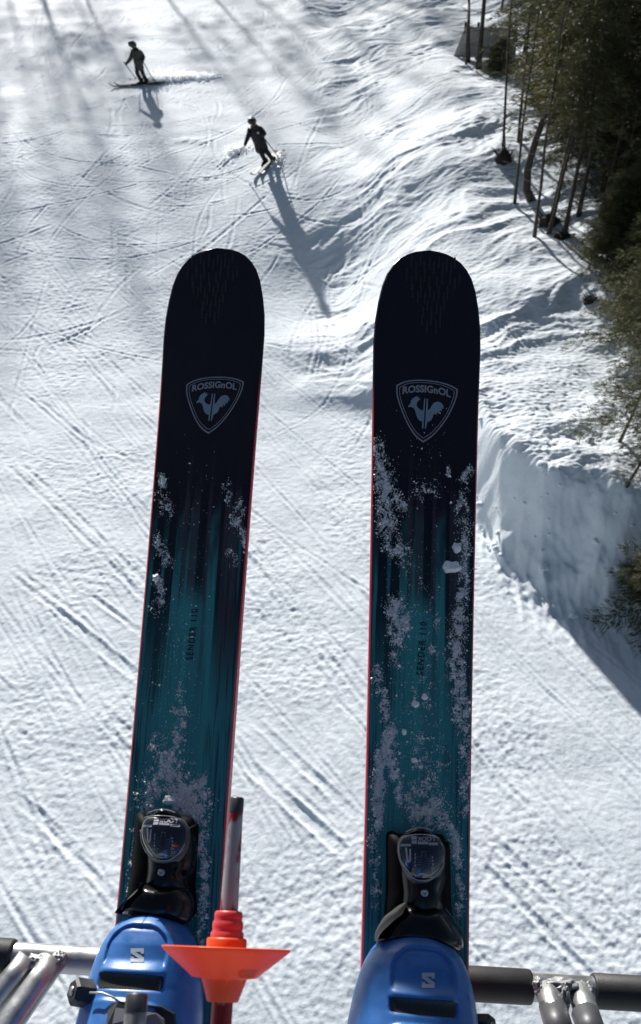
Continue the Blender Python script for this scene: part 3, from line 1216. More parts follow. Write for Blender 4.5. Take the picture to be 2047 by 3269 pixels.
def model_name(sk, fr, pa, pb):
    a, b_ = fr.loc(*pa), fr.loc(*pb)
    mid = (a + b_) / 2
    L = (b_ - a).length
    d = (b_ - a).normalized()
    e = Vector((d.y, -d.x, 0)) * -1
    k = L / 6.6

    def fn(x, y):
        p = mid + d * x * k + e * y * k * 1.0
        return Vector((p.x, p.y, 0.0006))
    me = text_polys_mesh('SENDER 110', 1.0, 1.28, 0.012)
    w = max(v.co.x for v in me.vertices) - min(v.co.x for v in me.vertices)
    k = L / w
    hgt = abs(fr.loc(pa[0] + 22, pa[1]).x - fr.loc(pa[0], pa[1]).x)
    ky = hgt / 0.72
    for v in me.vertices:
        p = mid + d * v.co.x * k + e * v.co.y * ky
        v.co = Vector((p.x, p.y, 0.0006))
    me.materials.clear()
    me.materials.append(M_NAVYPRINT)
    o = bpy.data.objects.new('model_lettering', me)
    link(o, sk)


model_name(ski_l, SK_L, (606, 2108), (624, 1945))
model_name(ski_r, SK_R, (1341, 2156), (1353, 1986))


def tip_dashes(sk, fr, yt, c):
    r = random.Random(3)
    V, F = [], []
    for row in range(5):
        n = [11, 13, 10, 7, 5][row]
        for k in range(n):
            if r.random() < 0.15:
                continue
            x = c.x + (k - (n - 1) / 2) * 0.0058 + r.gauss(0, 0.0006)
            y = c.y - row * 0.021 - (0.008 if k % 2 else 0) + r.gauss(0, 0.001)
            w, h = 0.0011, r.uniform(0.014, 0.021)
            o = len(V)
            for dx, dy in ((-w, 0), (w, 0), (w, -h), (-w, -h)):
                V.append((x + dx, y + dy, 0.0006 + rocker(y + dy, yt)))
            F.append((o, o + 1, o + 2, o + 3))
    o = mesh_obj('tip_print', V, F, M_DASH, sk, smooth=False)


tip_dashes(ski_l, SK_L, YT_L, SK_L.loc(690, 842))
tip_dashes(ski_r, SK_R, YT_R, SK_R.loc(1378, 848))

# ------------------------------------------------------------------ toe bindings
M_GLOSS = simple_mat('black_gloss_plastic', (0.0045, 0.0045, 0.005), 0.22, spec=0.4, var=0.1)
M_BLACKP = simple_mat('black_plastic', (0.0035, 0.0035, 0.0038), 0.6, spec=0.08, var=0.2, bump=0.1, bscale=400)
M_GREYPL = simple_mat('grey_trim_and_highlight', (0.075, 0.075, 0.072), 0.30, spec=0.5)  # visor rim, and the painted highlights on the wings
M_LENS = simple_mat('clear_lens_over_navy', (0.0055, 0.007, 0.016), 0.05, spec=0.6, coat=1.0)
M_WHITEP = simple_mat('print_white', (0.36, 0.36, 0.40), 0.5, var=0.05)
M_SCREW = simple_mat('screw_steel', (0.45, 0.45, 0.44), 0.35, metal=0.9, var=0.2, vscale=300)
M_CLEAR = simple_mat('clear_rim', (0.30, 0.31, 0.33), 0.08, spec=0.8, coat=1.0)


def dome(name, pts, z0, h, mat, parent, rings=10, power=2.2, inner=0.0, tilt=None, base=True):
    """closed outline raised into a dome; pts local (x, y)"""
    n = len(pts)
    cx = sum(p[0] for p in pts) / n
    cy = sum(p[1] for p in pts) / n
    V, F = [], []
    def zz(x, y, r):
        z = z0 + h * (1 - r ** power)
        if tilt:
            z += tilt[0] * (x - cx) + tilt[1] * (y - cy)
        return z
    if base:
        for x, y in pts:
            V.append((x, y, min(z0 - 0.004, z0)))
    nb = 1 if base else 0
    for k in range(rings):
        r = 1 - (k / rings) * (1 - inner)
        for x, y in pts:
            X, Y = cx + (x - cx) * r, cy + (y - cy) * r
            V.append((X, Y, zz(X, Y, r)))
    for k in range(rings - 1 + nb):
        for i in range(n):
            j = (i + 1) % n
            F.append((k * n + i, k * n + j, (k + 1) * n + j, (k + 1) * n + i))
    if inner == 0.0:
        V.append((cx, cy, zz(cx, cy, 0)))
        c = len(V) - 1
        k = rings - 1 + nb
        for i in range(n):
            F.append((k * n + i, k * n + (i + 1) % n, c))
    return mesh_obj(name, V, F, mat, parent)


def strip(name, pts, w, z, mat, parent, zfun=None):
    """thin raised line along local points"""
    P = [Vector((p[0], p[1], z if zfun is None else zfun(*p))) for p in pts]
    V, F = tube_data(P, w, 6)
    return mesh_obj(name, V, F, mat, parent)


def build_binding(sk, fr, T, wings, left):
    """T maps crop coordinates of the right-hand binding to photo pixels"""
    bnd = empty('toe_binding', None, None)
    bnd.parent = sk
    bnd.matrix_parent_inverse = Matrix.Identity(4)

    def L(pts, n):
        return [tuple(fr.loc(*T(*p), n).to_2d()) for p in pts]
    # mounting body
    body = spl([(250, 470), (330, 440), (420, 480), (700, 470), (1000, 490), (1070, 600), (1115, 620), (1130, 1100), (1140, 1500), (1165, 1650), (1150, 1900), (750, 1950), (300, 1900), (215, 1650), (235, 1300), (240, 900), (235, 600)], 4)
    body = [(x + (85 if left else 0), y) for x, y in body]
    dome('base_plate', L(body, 0.010), 0.006, 0.016, M_BLACKP, bnd, 8, 5)
    neck = spl([(400, 900), (480, 640), (740, 560), (1000, 640), (1090, 800), (1110, 1150), (1060, 1400), (1080, 1700), (740, 1950), (430, 1700), (420, 1300)], 4)
    neck = [(x + (45 if left else 0), y) for x, y in neck]
    dome('housing', L(neck, 0.03), 0.010, 0.028, M_GLOSS, bnd, 10, 3)
    # swept wings that hold the boot toe
    dome('toe_wing', L(spl(wings, 3), 0.045), 0.020, 0.026, M_GLOSS, bnd, 12, 4)
    wl = wings[:7] if not left else wings[:6]
    edge = L(spl(wl, 5, False), 0.046)
    V, F = [], []
    c = Vector(L([(750, 1700)], 0.046)[0])
    for i, p in enumerate(edge):
        v = Vector(p)
        t = i / (len(edge) - 1)
        w = 0.0002 + 0.009 * math.sin(math.pi * min(1, t * 1.05)) ** 1.2
        q = v + (c - v).normalized() * w
        V += [(v.x * 1.0, v.y, 0.0215), (q.x, q.y, 0.0215 + 0.0245)]
    for i in range(len(edge) - 1):
        F.append((2 * i, 2 * i + 2, 2 * i + 3, 2 * i + 1))
    mesh_obj('wing_highlight', V, F, M_GREYPL, bnd)  # pale band painted in as the highlight along the wing rim
    if not left:
        pts = L(spl([(1060, 1520), (1110, 1580), (1190, 1690), (1260, 1780), (1320, 1900), (1345, 2000)], 4, False), 0.046)
        strip('wing_highlight', pts, 0.0009, 0.040, M_GREYPL, bnd)  # thin grey line drawn as the highlight on the other wing
    # visor: grey rim, then lens, then cap
    rim = spl([(405, 640), (425, 560), (500, 490), (740, 470), (930, 500), (1040, 620), (1070, 740), (1050, 940), (960, 1110), (850, 1200), (750, 1222), (650, 1195), (540, 1090), (450, 900), (410, 760)], 4)
    dome('visor_rim', L(rim, 0.045), 0.034, 0.012, M_GREYPL, bnd, 6, 2.5)
    lens = spl([(415, 640), (440, 560), (510, 500), (740, 485), (920, 510), (1025, 620), (1055, 740), (1030, 920), (930, 1050), (840, 1105), (750, 1120), (650, 1105), (560, 1030), (460, 880), (420, 760)], 4)
    LP = L(lens, 0.052)
    lens_o = dome('visor_lens', LP, 0.0455, 0.0075, M_LENS, bnd, 12, 2.6)
    capc = spl([(500, 500), (530, 430), (590, 385), (700, 365), (800, 372), (870, 410), (905, 495), (740, 485)], 4)
    dome('front_cap', L(capc, 0.048), 0.030, 0.020, M_GLOSS, bnd, 8, 2.4)
    arc = L(spl([(505, 455), (600, 415), (740, 402), (880, 440)], 6, False), 0.05)
    strip('cap_trim', arc, 0.0006, 0.0485, M_CLEAR, bnd)
    arc = L(spl([(460, 525), (560, 500), (700, 490), (840, 500), (960, 540)], 6, False), 0.053)
    strip('visor_seam', arc, 0.0005, 0.0520, M_CLEAR, bnd)
    arc = L(spl([(412, 700), (440, 860), (520, 1020), (640, 1110), (750, 1128), (860, 1105), (960, 1020), (1040, 880)], 5, False), 0.05)
    strip('visor_seam', arc, 0.0006, 0.0470, M_CLEAR, bnd)
    cxl = sum(p[0] for p in LP) / len(LP)
    cyl = sum(p[1] for p in LP) / len(LP)

    bvh = BVHTree.FromPolygons([v.co.copy() for v in lens_o.data.vertices], [tuple(p.vertices) for p in lens_o.data.polygons])

    def lz(x, y):
        # height of the lens surface at (x, y)
        q = bvh.ray_cast(Vector((x, y, 0.2)), Vector((0, 0, -1)))[0]
        return (q.z if q is not None else 0.0462) + 0.0007

    def prt(name, polys, mat):
        o = flat_shape(name, [L(pl, 0.053) for pl in polys], mat, bnd, 0)
        for v in o.data.vertices:
            v.co.z = lz(v.co.x, v.co.y)
        return o
    def rect(x0, y0, x1, y1):
        n = 6
        t = [(x0 + (x1 - x0) * i / n, y0) for i in range(n + 1)]
        b_ = [(x1 - (x1 - x0) * i / n, y1) for i in range(n + 1)]
        return t + b_
    prt('visor_print', [rect(586, 508, 655, 560), rect(586, 572, 655, 622), rect(668, 590, 810, 628), rect(820, 602, 950, 640), rect(440, 622, 572, 655)], M_WHITEP)
    prt('visor_print', [[(495, 670), (520, 672), (535, 840), (550, 840), (552, 690), (574, 690), (574, 850), (560, 876), (530, 876), (516, 850)]], M_WHITEP)
    # setting scale: window, lines, indicator and figures
    gl = []
    for (x0, y0, x1, y1) in [(717, 735, 723, 1020), (768, 735, 774, 1020), (717, 724, 774, 732), (840, 760, 846, 1040), (650, 905, 655, 990)]:
        gl.append(rect(x0, y0, x1, y1))
    for k, yy in enumerate((800, 838, 872, 906, 945)):
        gl.append(rect(655, yy, 716, yy + 6))
        gl.append(rect(775, yy + 22, 845, yy + 28))
    prt('setting_scale', gl, simple_mat('print_scale', (0.10, 0.12, 0.17), 0.4))
    prt('setting_scale', [[(665, 1050), (700, 1025), (750, 1020), (800, 1040), (830, 1062), (750, 1048), (700, 1058)]], M_WHITEP)

    def txt(s, x, y, size, bold=0.0, spacing=1.0, flipped=True, mirror=False):
        def fn(tx, ty):
            # letters read from the tip side: turned half round
            p = fr.loc(*T(x - tx, y + ty), 0.053)
            return Vector((p.x, p.y, lz(p.x, p.y)))
        text_obj('visor_lettering', s, size, M_WHITEP, bnd, fn, spacing, bold)
    txt('LOOK', 785, 548, 88, 2.5, 1.0)
    for k, s in enumerate(('3', '5', '7', '9', '11')):
        txt(s, 630 - (3 * k if k > 3 else 0), 768 + 49 * k, 50, 1.0)
    for k, s in enumerate(('4', '6', '8', '10', '12')):
        txt(s, 870 + 4 * k, 805 + 49 * k, 50, 1.0)
    # screws
    def screw(x, y, r, z, m=M_SCREW):
        p = fr.loc(*T(x, y), z)
        prof = [(0.0, -0.004), (r, -0.004), (r, 0.0008), (r * 0.82, 0.0016), (r * 0.36, 0.0016), (r * 0.30, 0.0004), (0, 0.0004)]
        V, F = [], []
        n = 20
        for a, zz_ in prof:
            for k in range(n):
                t = 6.28318 * k / n
                V.append((p.x + a * math.cos(t), p.y + a * math.sin(t), z + zz_))
        for i in range(len(prof) - 1):
            for k in range(n):
                F.append((i * n + k, i * n + (k + 1) % n, (i + 1) * n + (k + 1) % n, (i + 1) * n + k))
        mesh_obj('screw', V, F, m, bnd)
    screw(760, 1298, 0.0036, 0.040)
    if left:
        screw(1075, 1295, 0.0034, 0.040, M_BLACKP)
    return bnd


def T_R(x, y):
    return (1180 + x * 0.2315, 2550 + y * 0.2315)


def T_L(x, y):
    # same design on the left ski: shifted, turned a little with the ski
    dx, dy = (x - 740) * 0.2315, (y - 365) * 0.2315
    a = R(4.5)
    xx = 528 + (dx * math.cos(a) - dy * math.sin(a)) * 1.0
    yy = 2576 + (dx * math.sin(a) * 0.4 + dy * math.cos(a)) * 0.97
    return (xx, yy)


WING_R = [(520, 1440), (430, 1490), (340, 1560), (240, 1640), (160, 1760), (112, 1870), (105, 1980), (180, 2010), (420, 2050), (800, 2080), (1200, 2110), (1280, 2140), (1350, 2090), (1352, 1980), (1290, 1830), (1220, 1720), (1130, 1590), (1060, 1510), (760, 1480)]
WING_L = [(470, 1440), (400, 1490), (300, 1580), (210, 1700), (150, 1830), (165, 1900), (400, 2000), (800, 2060), (1080, 2000), (1140, 1900), (1150, 1700), (1090, 1540), (1010, 1470), (740, 1470)]
build_binding(ski_r, SK_R, T_R, WING_R, False)
build_binding(ski_l, SK_L, T_L, WING_L, True)

# ------------------------------------------------------------------ ski boots
M_BOOT = simple_mat('blue_boot_plastic', (0.036, 0.150, 0.42), 0.38, spec=0.5, var=0.14, vscale=60, bump=0.06, bscale=700, rvar=0.12)
M_BOOTLOGO = simple_mat('boot_logo_grey', (0.42, 0.45, 0.50), 0.5, var=0.04)
M_RUBBER = simple_mat('black_rubber', (0.016, 0.016, 0.016), 0.55, var=0.3, bump=0.1, bscale=300)
M_CABLE = simple_mat('steel_cable', (0.5, 0.48, 0.44), 0.4, metal=0.7, var=0.2, vscale=900)
M_BUCKLE = simple_mat('buckle_grey', (0.20, 0.20, 0.21), 0.35, metal=0.4)


class Boot:
    W = [(0, 0), (0.0006, 0.010), (0.002, 0.0175), (0.005, 0.0255), (0.010, 0.0330), (0.018, 0.0400), (0.028, 0.0452), (0.042, 0.0500), (0.060, 0.0540), (0.085, 0.0575), (0.12, 0.0590), (0.18, 0.0520), (0.25, 0.0460), (0.30, 0.0400), (0.31, 0.0300)]
    HT = [(0, 0.040), (0.003, 0.047), (0.008, 0.054), (0.016, 0.061), (0.028, 0.067), (0.045, 0.072), (0.065, 0.078), (0.085, 0.086), (0.12, 0.105), (0.16, 0.125), (0.31, 0.125)]

    def __init__(self, fr, toe_px, label, yaw, mirror, kx=1.0):
        self.fr = fr
        toe = fr.loc(*toe_px, 0.055)
        self.e = empty('ski_boot', label, 'ski boot', fr.world @ Matrix.Translation((toe.x, toe.y, 0)) @ Matrix.Rotation(yaw, 4, 'Z'), 'blue ski boots clipped into the bindings')
        self.inv = self.e.matrix_world.inverted()
        self.m = mirror
        self.kx = kx

    def hw(self, d):
        return float(np.interp(d, [a for a, _ in self.W], [b for _, b in self.W])) * self.kx

    def top(self, u, d):
        """height of the shell over plan position (u across, d back from the toe)"""
        w = max(self.hw(d), 1e-4)
        h = float(np.interp(d, [a for a, _ in self.HT], [b for _, b in self.HT]))
        q = min(1.0, abs(u) / w)
        base = 0.018
        z = base + (h - base) * (1 - q ** 2.7) ** (1 / 2.3)
        # recessed toe panel under an arched rim
        uu = u - 0.002 * self.m
        hw_ = 0.0305
        dd = 0.011
        rad = 0.023
        ex = max(0, abs(uu) - (hw_ - rad))
        ey = max(0, (dd + rad) - d)
        inside = rad - math.hypot(ex, ey) if d < dd + rad else hw_ - abs(uu)
        z -= 0.0042 * float(smoothstep(-0.0014, 0.0014, inside)) * (1 - float(smoothstep(0.040, 0.050, d)))
        z -= 0.0009 * math.exp(-(u / 0.0008) ** 2) * (1 - float(smoothstep(0.006, 0.012, d)))
        # lip in front of the slot, then the overlapping shell flap
        lip = math.exp(-((d - 0.0510) / 0.0035) ** 2) * float(smoothstep(0.034, 0.028, abs(uu)))
        z += 0.0022 * lip
        z -= 0.0035 * float(smoothstep(0.0535, 0.0555, d)) * (1 - float(smoothstep(0.064, 0.068, d))) * float(smoothstep(0.033, 0.030, abs(uu)))
        flap = float(smoothstep(0.073, 0.0765, d - 0.25 * max(0, abs(uu + 0.004) - 0.018))) * float(smoothstep(0.034, 0.026, abs(uu)))
        z += 0.0028 * flap
        return z

    def pt(self, u, d, off=0.0):
        return Vector((u, -d, self.top(u, d) + off))

    def from_px(self, px, py, off=0.0):
        """photo pixel -> plan position on the shell"""
        c = self.inv @ CAM_POS
        dr = self.inv.to_3x3() @ ray(px, py)
        t = (0.07 - c.z) / dr.z
        for _ in range(8):
            p = c + dr * t
            z = self.top(p.x, max(0.0, -p.y)) + off
            t = (z - c.z) / dr.z
        return c + dr * t

    def build(self):
        ds = [0, 0.0003, 0.0008, 0.0016, 0.0028, 0.0042, 0.006, 0.008]
        d = 0.0095
        while d < 0.115:
            ds.append(d)
            d += 0.0013
        while d < 0.309:
            ds.append(d)
            d += 0.008
        ds.append(0.31)
        n = 96
        V, F = [], []
        for d in ds:
            w = self.hw(d)
            for k in range(n + 1):
                s = -1 + 2 * k / n
                u = w * math.sin(s * math.pi / 2)
                V.append((u, -d, self.top(u, d)))
            for k in range(9):
                s = 1 - 2 * k / 8
                V.append((w * s * 0.97, -d, 0.004))
        m = n + 1 + 9
        for i in range(len(ds) - 1):
            for k in range(m):
                k2 = (k + 1) % m
                F.append((i * m + k, i * m + k2, (i + 1) * m + k2, (i + 1) * m + k))
        F.append(tuple((len(ds) - 1) * m + k for k in range(m)))
        mesh_obj('shell', V, F, M_BOOT, self.e)
        # upper cuff rising to the shin (below the frame)
        pts = [(0, -0.215, 0.09), (0, -0.205, 0.16), (0, -0.19, 0.24), (0, -0.17, 0.32)]
        Vc, Fc = tube_data(pts, [0.057, 0.058, 0.060, 0.066], 28)
        mesh_obj('cuff', Vc, Fc, M_BOOT, self.e)
        # dark slot
        V, F = [], []
        for i in range(17):
            u = -0.0305 + 0.061 * i / 16
            for dd in (0.0536, 0.0575, 0.0625, 0.0662):
                zc = 0.0007 + (0.0016 if dd in (0.0575, 0.0625) else 0)
                V.append(tuple(Vector((u + 0.002 * self.m, -dd - 0.0012 * (1 if u > 0 else -1) * 0, self.top(u, dd) + zc))))
        for i in range(16):
            for j in range(3):
                F.append((i * 4 + j, (i + 1) * 4 + j, (i + 1) * 4 + j + 1, i * 4 + j + 1))
        mesh_obj('vent_slot', V, F, M_RUBBER, self.e)
        return self.e

    def logo(self, px, py, wpx, hpx):
        # S made of straight strokes with one slanting bar; units of a 6 x 8 cell, y down
        S_ = [(0.2, 0.0), (5.8, 0.0), (6.0, 0.2), (6.0, 3.0), (4.6, 3.0), (4.5, 2.2), (2.3, 2.2), (6.0, 5.1), (6.0, 7.6), (5.7, 8.0), (0.6, 8.0), (0.0, 7.5), (0.0, 5.0), (1.5, 5.0), (1.9, 5.8), (3.6, 5.8), (0.0, 2.9), (0.0, 0.2)]
        quads = [[(0, 0), (6, 0), (6, 2.1), (0, 2.1)], [(4.6, 2.1), (6, 2.1), (6, 3.1), (4.6, 3.1)], [(0, 2.1), (2.2, 2.1), (6, 5.2), (6, 5.9), (3.8, 5.9), (0, 2.8)],
                 [(0, 5.9), (6, 5.9), (6, 8), (0, 8)], [(0, 4.9), (1.5, 4.9), (1.5, 5.9), (0, 5.9)]]
        me = bpy.data.meshes.new('toe_logo')
        V, F = [], []
        for q in quads:
            o = len(V)
            for x, y in q:
                p = self.from_px(px + (x / 6 - 0.5) * wpx, py + (y / 8 - 0.5) * hpx)
                V.append((p.x, p.y, self.top(p.x, -p.y) + 0.0007))
            F.append(tuple(range(o, o + len(q))))
        mesh_obj('toe_logo', V, F, M_BOOTLOGO, self.e, smooth=False)

    def buckle_knob(self, px, py, r=0.0105, h=0.016, lift=0.0):
        p = self.from_px(px, py)
        nx = 1 if p.x > 0 else -1
        axis = Vector((nx * 0.72, 0.12, 0.69)).normalized()
        c = Vector((p.x, p.y, self.top(p.x, -p.y))) + axis * lift
        V, F = tube_data([c - axis * 0.004, c + axis * h * 0.85, c + axis * h], [r, r, r * 0.8], 6)
        mesh_obj('buckle_knob', V, F, M_RUBBER, self.e, smooth=False)
        V, F = tube_data([c + axis * h, c + axis * (h + 0.0012)], r * 0.35, 10)
        mesh_obj('knob_rivet', V, F, M_SCREW, self.e)
        return c


boot_r = Boot(SK_R, (1346, 2987), 'blue ski boot on the right of the photo, toe logo fully in view', R(-1.5), 1, 1.12)
boot_r.build()
boot_r.logo(1367, 3129, 41, 49)
boot_r.buckle_knob(1532, 3275, 0.011, 0.014)
boot_l = Boot(SK_L, (462, 2916), 'blue ski boot on the left of the photo with a buckle cable across it', R(-1.5), -1, 1.03)
boot_l.build()
boot_l.logo(439, 3049, 42, 44)
k0 = boot_l.buckle_knob(282, 3172, 0.0125, 0.017)
# cable from knob to buckle frame, and the buckle
q0, q1, q2, q3 = (boot_l.from_px(*q) for q in ((300, 3168), (335, 3168), (362, 3180), (385, 3198)))
V, F = tube_data(spl3 := [q0 + Vector((0, 0, 0.012)), q1 + Vector((0, 0, 0.010)), q2 + Vector((0, 0, 0.006)), q3 + Vector((0, 0, 0.003))], 0.0011, 8)
mesh_obj('buckle_cable', V, F, M_CABLE, boot_l.e)
fr_pts = [(362, 3205), (385, 3196), (520, 3212), (560, 3235), (568, 3290), (345, 3280), (352, 3225)]
outer = [boot_l.from_px(*q) for q in fr_pts]


def slab(name, pts, lo, hi, mat, parent, boot):
    n = len(pts)
    V = [(p.x, p.y, boot.top(p.x, -p.y) + lo) for p in pts] + [(p.x, p.y, boot.top(p.x, -p.y) + hi) for p in pts]
    F = [tuple(range(n, 2 * n))] + [(i, (i + 1) % n, n + (i + 1) % n, n + i) for i in range(n)]
    return mesh_obj(name, V, F, mat, parent, smooth=False)


slab('buckle_frame', outer, -0.002, 0.007, M_RUBBER, boot_l.e, boot_l)
inn = [boot_l.from_px(*q) for q in [(378, 3216), (505, 3234), (530, 3252), (534, 3275), (368, 3266)]]
slab('buckle_plate', inn, 0.004, 0.0085, M_BUCKLE, boot_l.e, boot_l)

# ------------------------------------------------------------------ snow stuck to the skis
M_SNOWBIT = simple_mat('loose_snow', (0.86, 0.865, 0.875), 0.5, var=0.14, vscale=260)


def snow_on_ski(fr, regions, label, seed, clumps):
    r = random.Random(seed)
    V, F = [], []

    def bit(x, y, z, s):
        o = len(V)
        a = r.uniform(0, 6.28)
        h = s * r.uniform(0.7, 1.3)
        for k in range(3):
            t = a + k * 2.094
            V.append((x + math.cos(t) * s * r.uniform(0.6, 1.2), y + math.sin(t) * s * r.uniform(0.6, 1.2), z - 0.0002))
        V.append((x + r.gauss(0, s * 0.3), y + r.gauss(0, s * 0.3), z + h))
        F.extend([(o, o + 1, o + 3), (o + 1, o + 2, o + 3), (o + 2, o, o + 3)])
    for (x0, y0, x1, y1, wpx, n, smin, smax, thr) in regions:
        # a soft band from (x0,y0) to (x1,y1), wpx wide
        for k in range(int(n * 1.25)):
            t = r.random()
            px = x0 + (x1 - x0) * t + r.gauss(0, wpx * 0.42)
            py = y0 + (y1 - y0) * t + r.gauss(0, wpx * 0.5)
            f = mnoise.noise(Vector((px * 0.045, py * 0.035, seed))) + 0.55 * mnoise.noise(Vector((px * 0.14, py * 0.12, seed + 4)))
            if f < thr + r.gauss(0.02, 0.26):
                continue
            p = fr.loc(px, py)
            yt = YT_L if fr is SK_L else YT_R
            d = yt - p.y
            w = 0.0545 + 0.0155 * max(0, (0.98 - d) / 0.845) ** 1.6
            if abs(p.x) > w - 0.002:
                continue
            s = smin * (smax / smin) ** (r.random() ** 2.0)
            if r.random() < 0.035 and f > thr + 0.1:
                s = r.uniform(0.0011, 0.0024)
            bit(p.x, p.y, max(0, f) * 0.002 * r.random(), s)
    me = bpy.data.meshes.new('stuck_snow')
    me.from_pydata(V, [], F)
    me.materials.append(M_SNOWBIT)
    o = bpy.data.objects.new('stuck_snow', me)
    link(o)
    o.matrix_world = fr.world
    tag(o, label, 'snow', kind='stuff')
    # lumps
    for (px, py, s, lab) in clumps:
        p = fr.loc(px, py)
        bm = bmesh.new()
        bmesh.ops.create_icosphere(bm, subdivisions=3, radius=1)
        for v in bm.verts:
            nn = mnoise.noise(v.co * 1.5 + Vector((px, py, 0))) * 0.4 + mnoise.noise(v.co * 4 + Vector((px, py, 0))) * 0.2
            v.co = v.co * (1 + nn)
            v.co = Vector((v.co.x * s[0], v.co.y * s[1], max(-0.2, v.co.z) * s[2]))
        lo = bm_obj('snow_lump', bm, M_SNOWBIT, None, smooth=True)
        lo.matrix_world = fr.world @ Matrix.Translation((p.x, p.y, 0.001))
        tag(lo, lab, 'snow lump')


a_, b__ = 0.00028, 0.0011
snow_on_ski(SK_L, [
    (512, 1525, 520, 1550, 16, 900, a_, b__, -0.15), (505, 1570, 540, 1640, 26, 1300, a_, b__, 0.12),
    (505, 1720, 530, 1790, 24, 1500, a_, b__, 0.05), (530, 1790, 550, 1800, 16, 500, a_, b__, 0.0), (505, 1840, 515, 1920, 18, 1300, a_, b__, -0.05), (490, 1950, 500, 1930, 20, 260, a_, b__, 0.1),
    (722, 1540, 735, 1600, 16, 900, a_, b__, 0.05), (770, 1610, 745, 1680, 24, 1600, a_, b__, 0.1), (775, 1690, 785, 1760, 15, 900, a_, b__, 0.05), (730, 1760, 760, 1800, 20, 600, a_, b__, 0.15),
    (590, 2170, 560, 2280, 16, 1200, a_, b__, 0.1), (590, 2280, 560, 2360, 26, 1800, a_, b__, 0.08), (500, 2340, 480, 2400, 20, 800, a_, b__, 0.1),
    (560, 2400, 500, 2500, 50, 9000, a_, b__, 0.02), (560, 2510, 640, 2560, 45, 11000, a_, b__, -0.22), (500, 2520, 460, 2570, 40, 3600, a_, b__, 0.05),
    (645, 2600, 650, 2900, 24, 6000, a_, b__, 0.03), (430, 2640, 410, 2900, 14, 900, a_, b__, 0.15), (560, 1900, 560, 2700, 95, 1500, a_, 0.0009, 0.0),
    (640, 1450, 600, 2050, 90, 130, a_, b__, -0.4), (650, 2480, 640, 2540, 18, 1100, a_, b__, -0.1),
    (560, 2570, 630, 2590, 30, 5000, a_, b__, -0.3), (640, 2900, 650, 3060, 22, 1800, a_, b__, 0.05),
], 'powder and frost stuck to the top of the left ski', 3, [
    (499, 1847, (0.004, 0.005, 0.004), 'small white snow lump near the outer edge of the left ski'),
    (541, 2556, (0.007, 0.005, 0.004), 'snow lump packed in front of the left toe binding'),
])
snow_on_ski(SK_R, [
    (1200, 1410, 1230, 1560, 26, 4200, a_, b__, 0.0), (1225, 1500, 1240, 1700, 36, 7500, a_, b__, -0.05), (1250, 1570, 1290, 1620, 26, 1500, a_, b__, 0.05),
    (1235, 1720, 1300, 1790, 34, 4000, a_, b__, 0.08), (1330, 1570, 1400, 1560, 26, 1100, a_, b__, 0.12), (1430, 1490, 1432, 1520, 8, 200, a_, b__, -0.1),
    (1480, 1530, 1500, 1500, 18, 700, a_, b__, 0.05), (1470, 1580, 1490, 1700, 28, 2600, a_, b__, 0.1), (1488, 1720, 1480, 1900, 22, 3600, a_, b__, -0.02),
    (1475, 1880, 1462, 2010, 18, 2600, a_, b__, -0.1), (1470, 1960, 1450, 2120, 30, 5600, a_, b__, -0.05), (1455, 2100, 1475, 2300, 32, 6500, a_, b__, 0.02), (1480, 2250, 1490, 2600, 26, 4200, a_, b__, 0.06),
    (1255, 1930, 1290, 2000, 32, 6500, a_, b__, -0.12), (1250, 2000, 1270, 2050, 22, 2200, a_, b__, 0.0), (1250, 2060, 1265, 2120, 26, 1000, a_, b__, 0.15),
    (1205, 2140, 1235, 2290, 24, 2800, a_, b__, 0.05), (1245, 2330, 1235, 2440, 26, 6500, a_, b__, -0.15), (1215, 2400, 1205, 2640, 22, 8500, a_, b__, -0.2), (1250, 2420, 1275, 2560, 18, 3000, a_, b__, 0.0),
    (1340, 2150, 1400, 2500, 60, 2200, a_, b__, 0.24), (1330, 2380, 1380, 2500, 46, 2000, a_, b__, 0.1), (1300, 2530, 1400, 2560, 50, 3800, a_, b__, 0.08), (1320, 2590, 1420, 2610, 34, 8000, a_, b__, -0.15),
    (1440, 2640, 1465, 2760, 20, 4800, a_, b__, -0.05), (1465, 2780, 1470, 2920, 16, 2000, a_, b__, 0.06), (1190, 2650, 1200, 2900, 20, 1600, a_, b__, 0.12),
    (1340, 1800, 1340, 2600, 110, 2600, a_, 0.0009, 0.05), (1360, 1350, 1340, 1700, 110, 160, a_, b__, -0.3), (1380, 2060, 1390, 2090, 18, 500, a_, b__, 0.0), (1400, 1960, 1400, 2000, 16, 300, a_, b__, 0.1),
], 'frosty snow patches stuck to the top of the right ski', 9, [
    (1458, 1749, (0.0055, 0.006, 0.005), 'upper of two white snow lumps on the dark part of the right ski'),
    (1440, 1812, (0.0105, 0.007, 0.006), 'oblong white snow lump, the largest on the right ski'),
    (1355, 2225, (0.0035, 0.0035, 0.003), 'tiny snow lump in the middle of the right ski below the lettering'),
    (1326, 2248, (0.004, 0.004, 0.003), 'tiny snow lump left of the middle of the right ski'),
    (1290, 2337, (0.003, 0.003, 0.003), 'tiny round snow lump right of the long frost patch'),
    (1323, 2427, (0.0035, 0.003, 0.003), 'tiny snow lump above the right toe binding'),
])

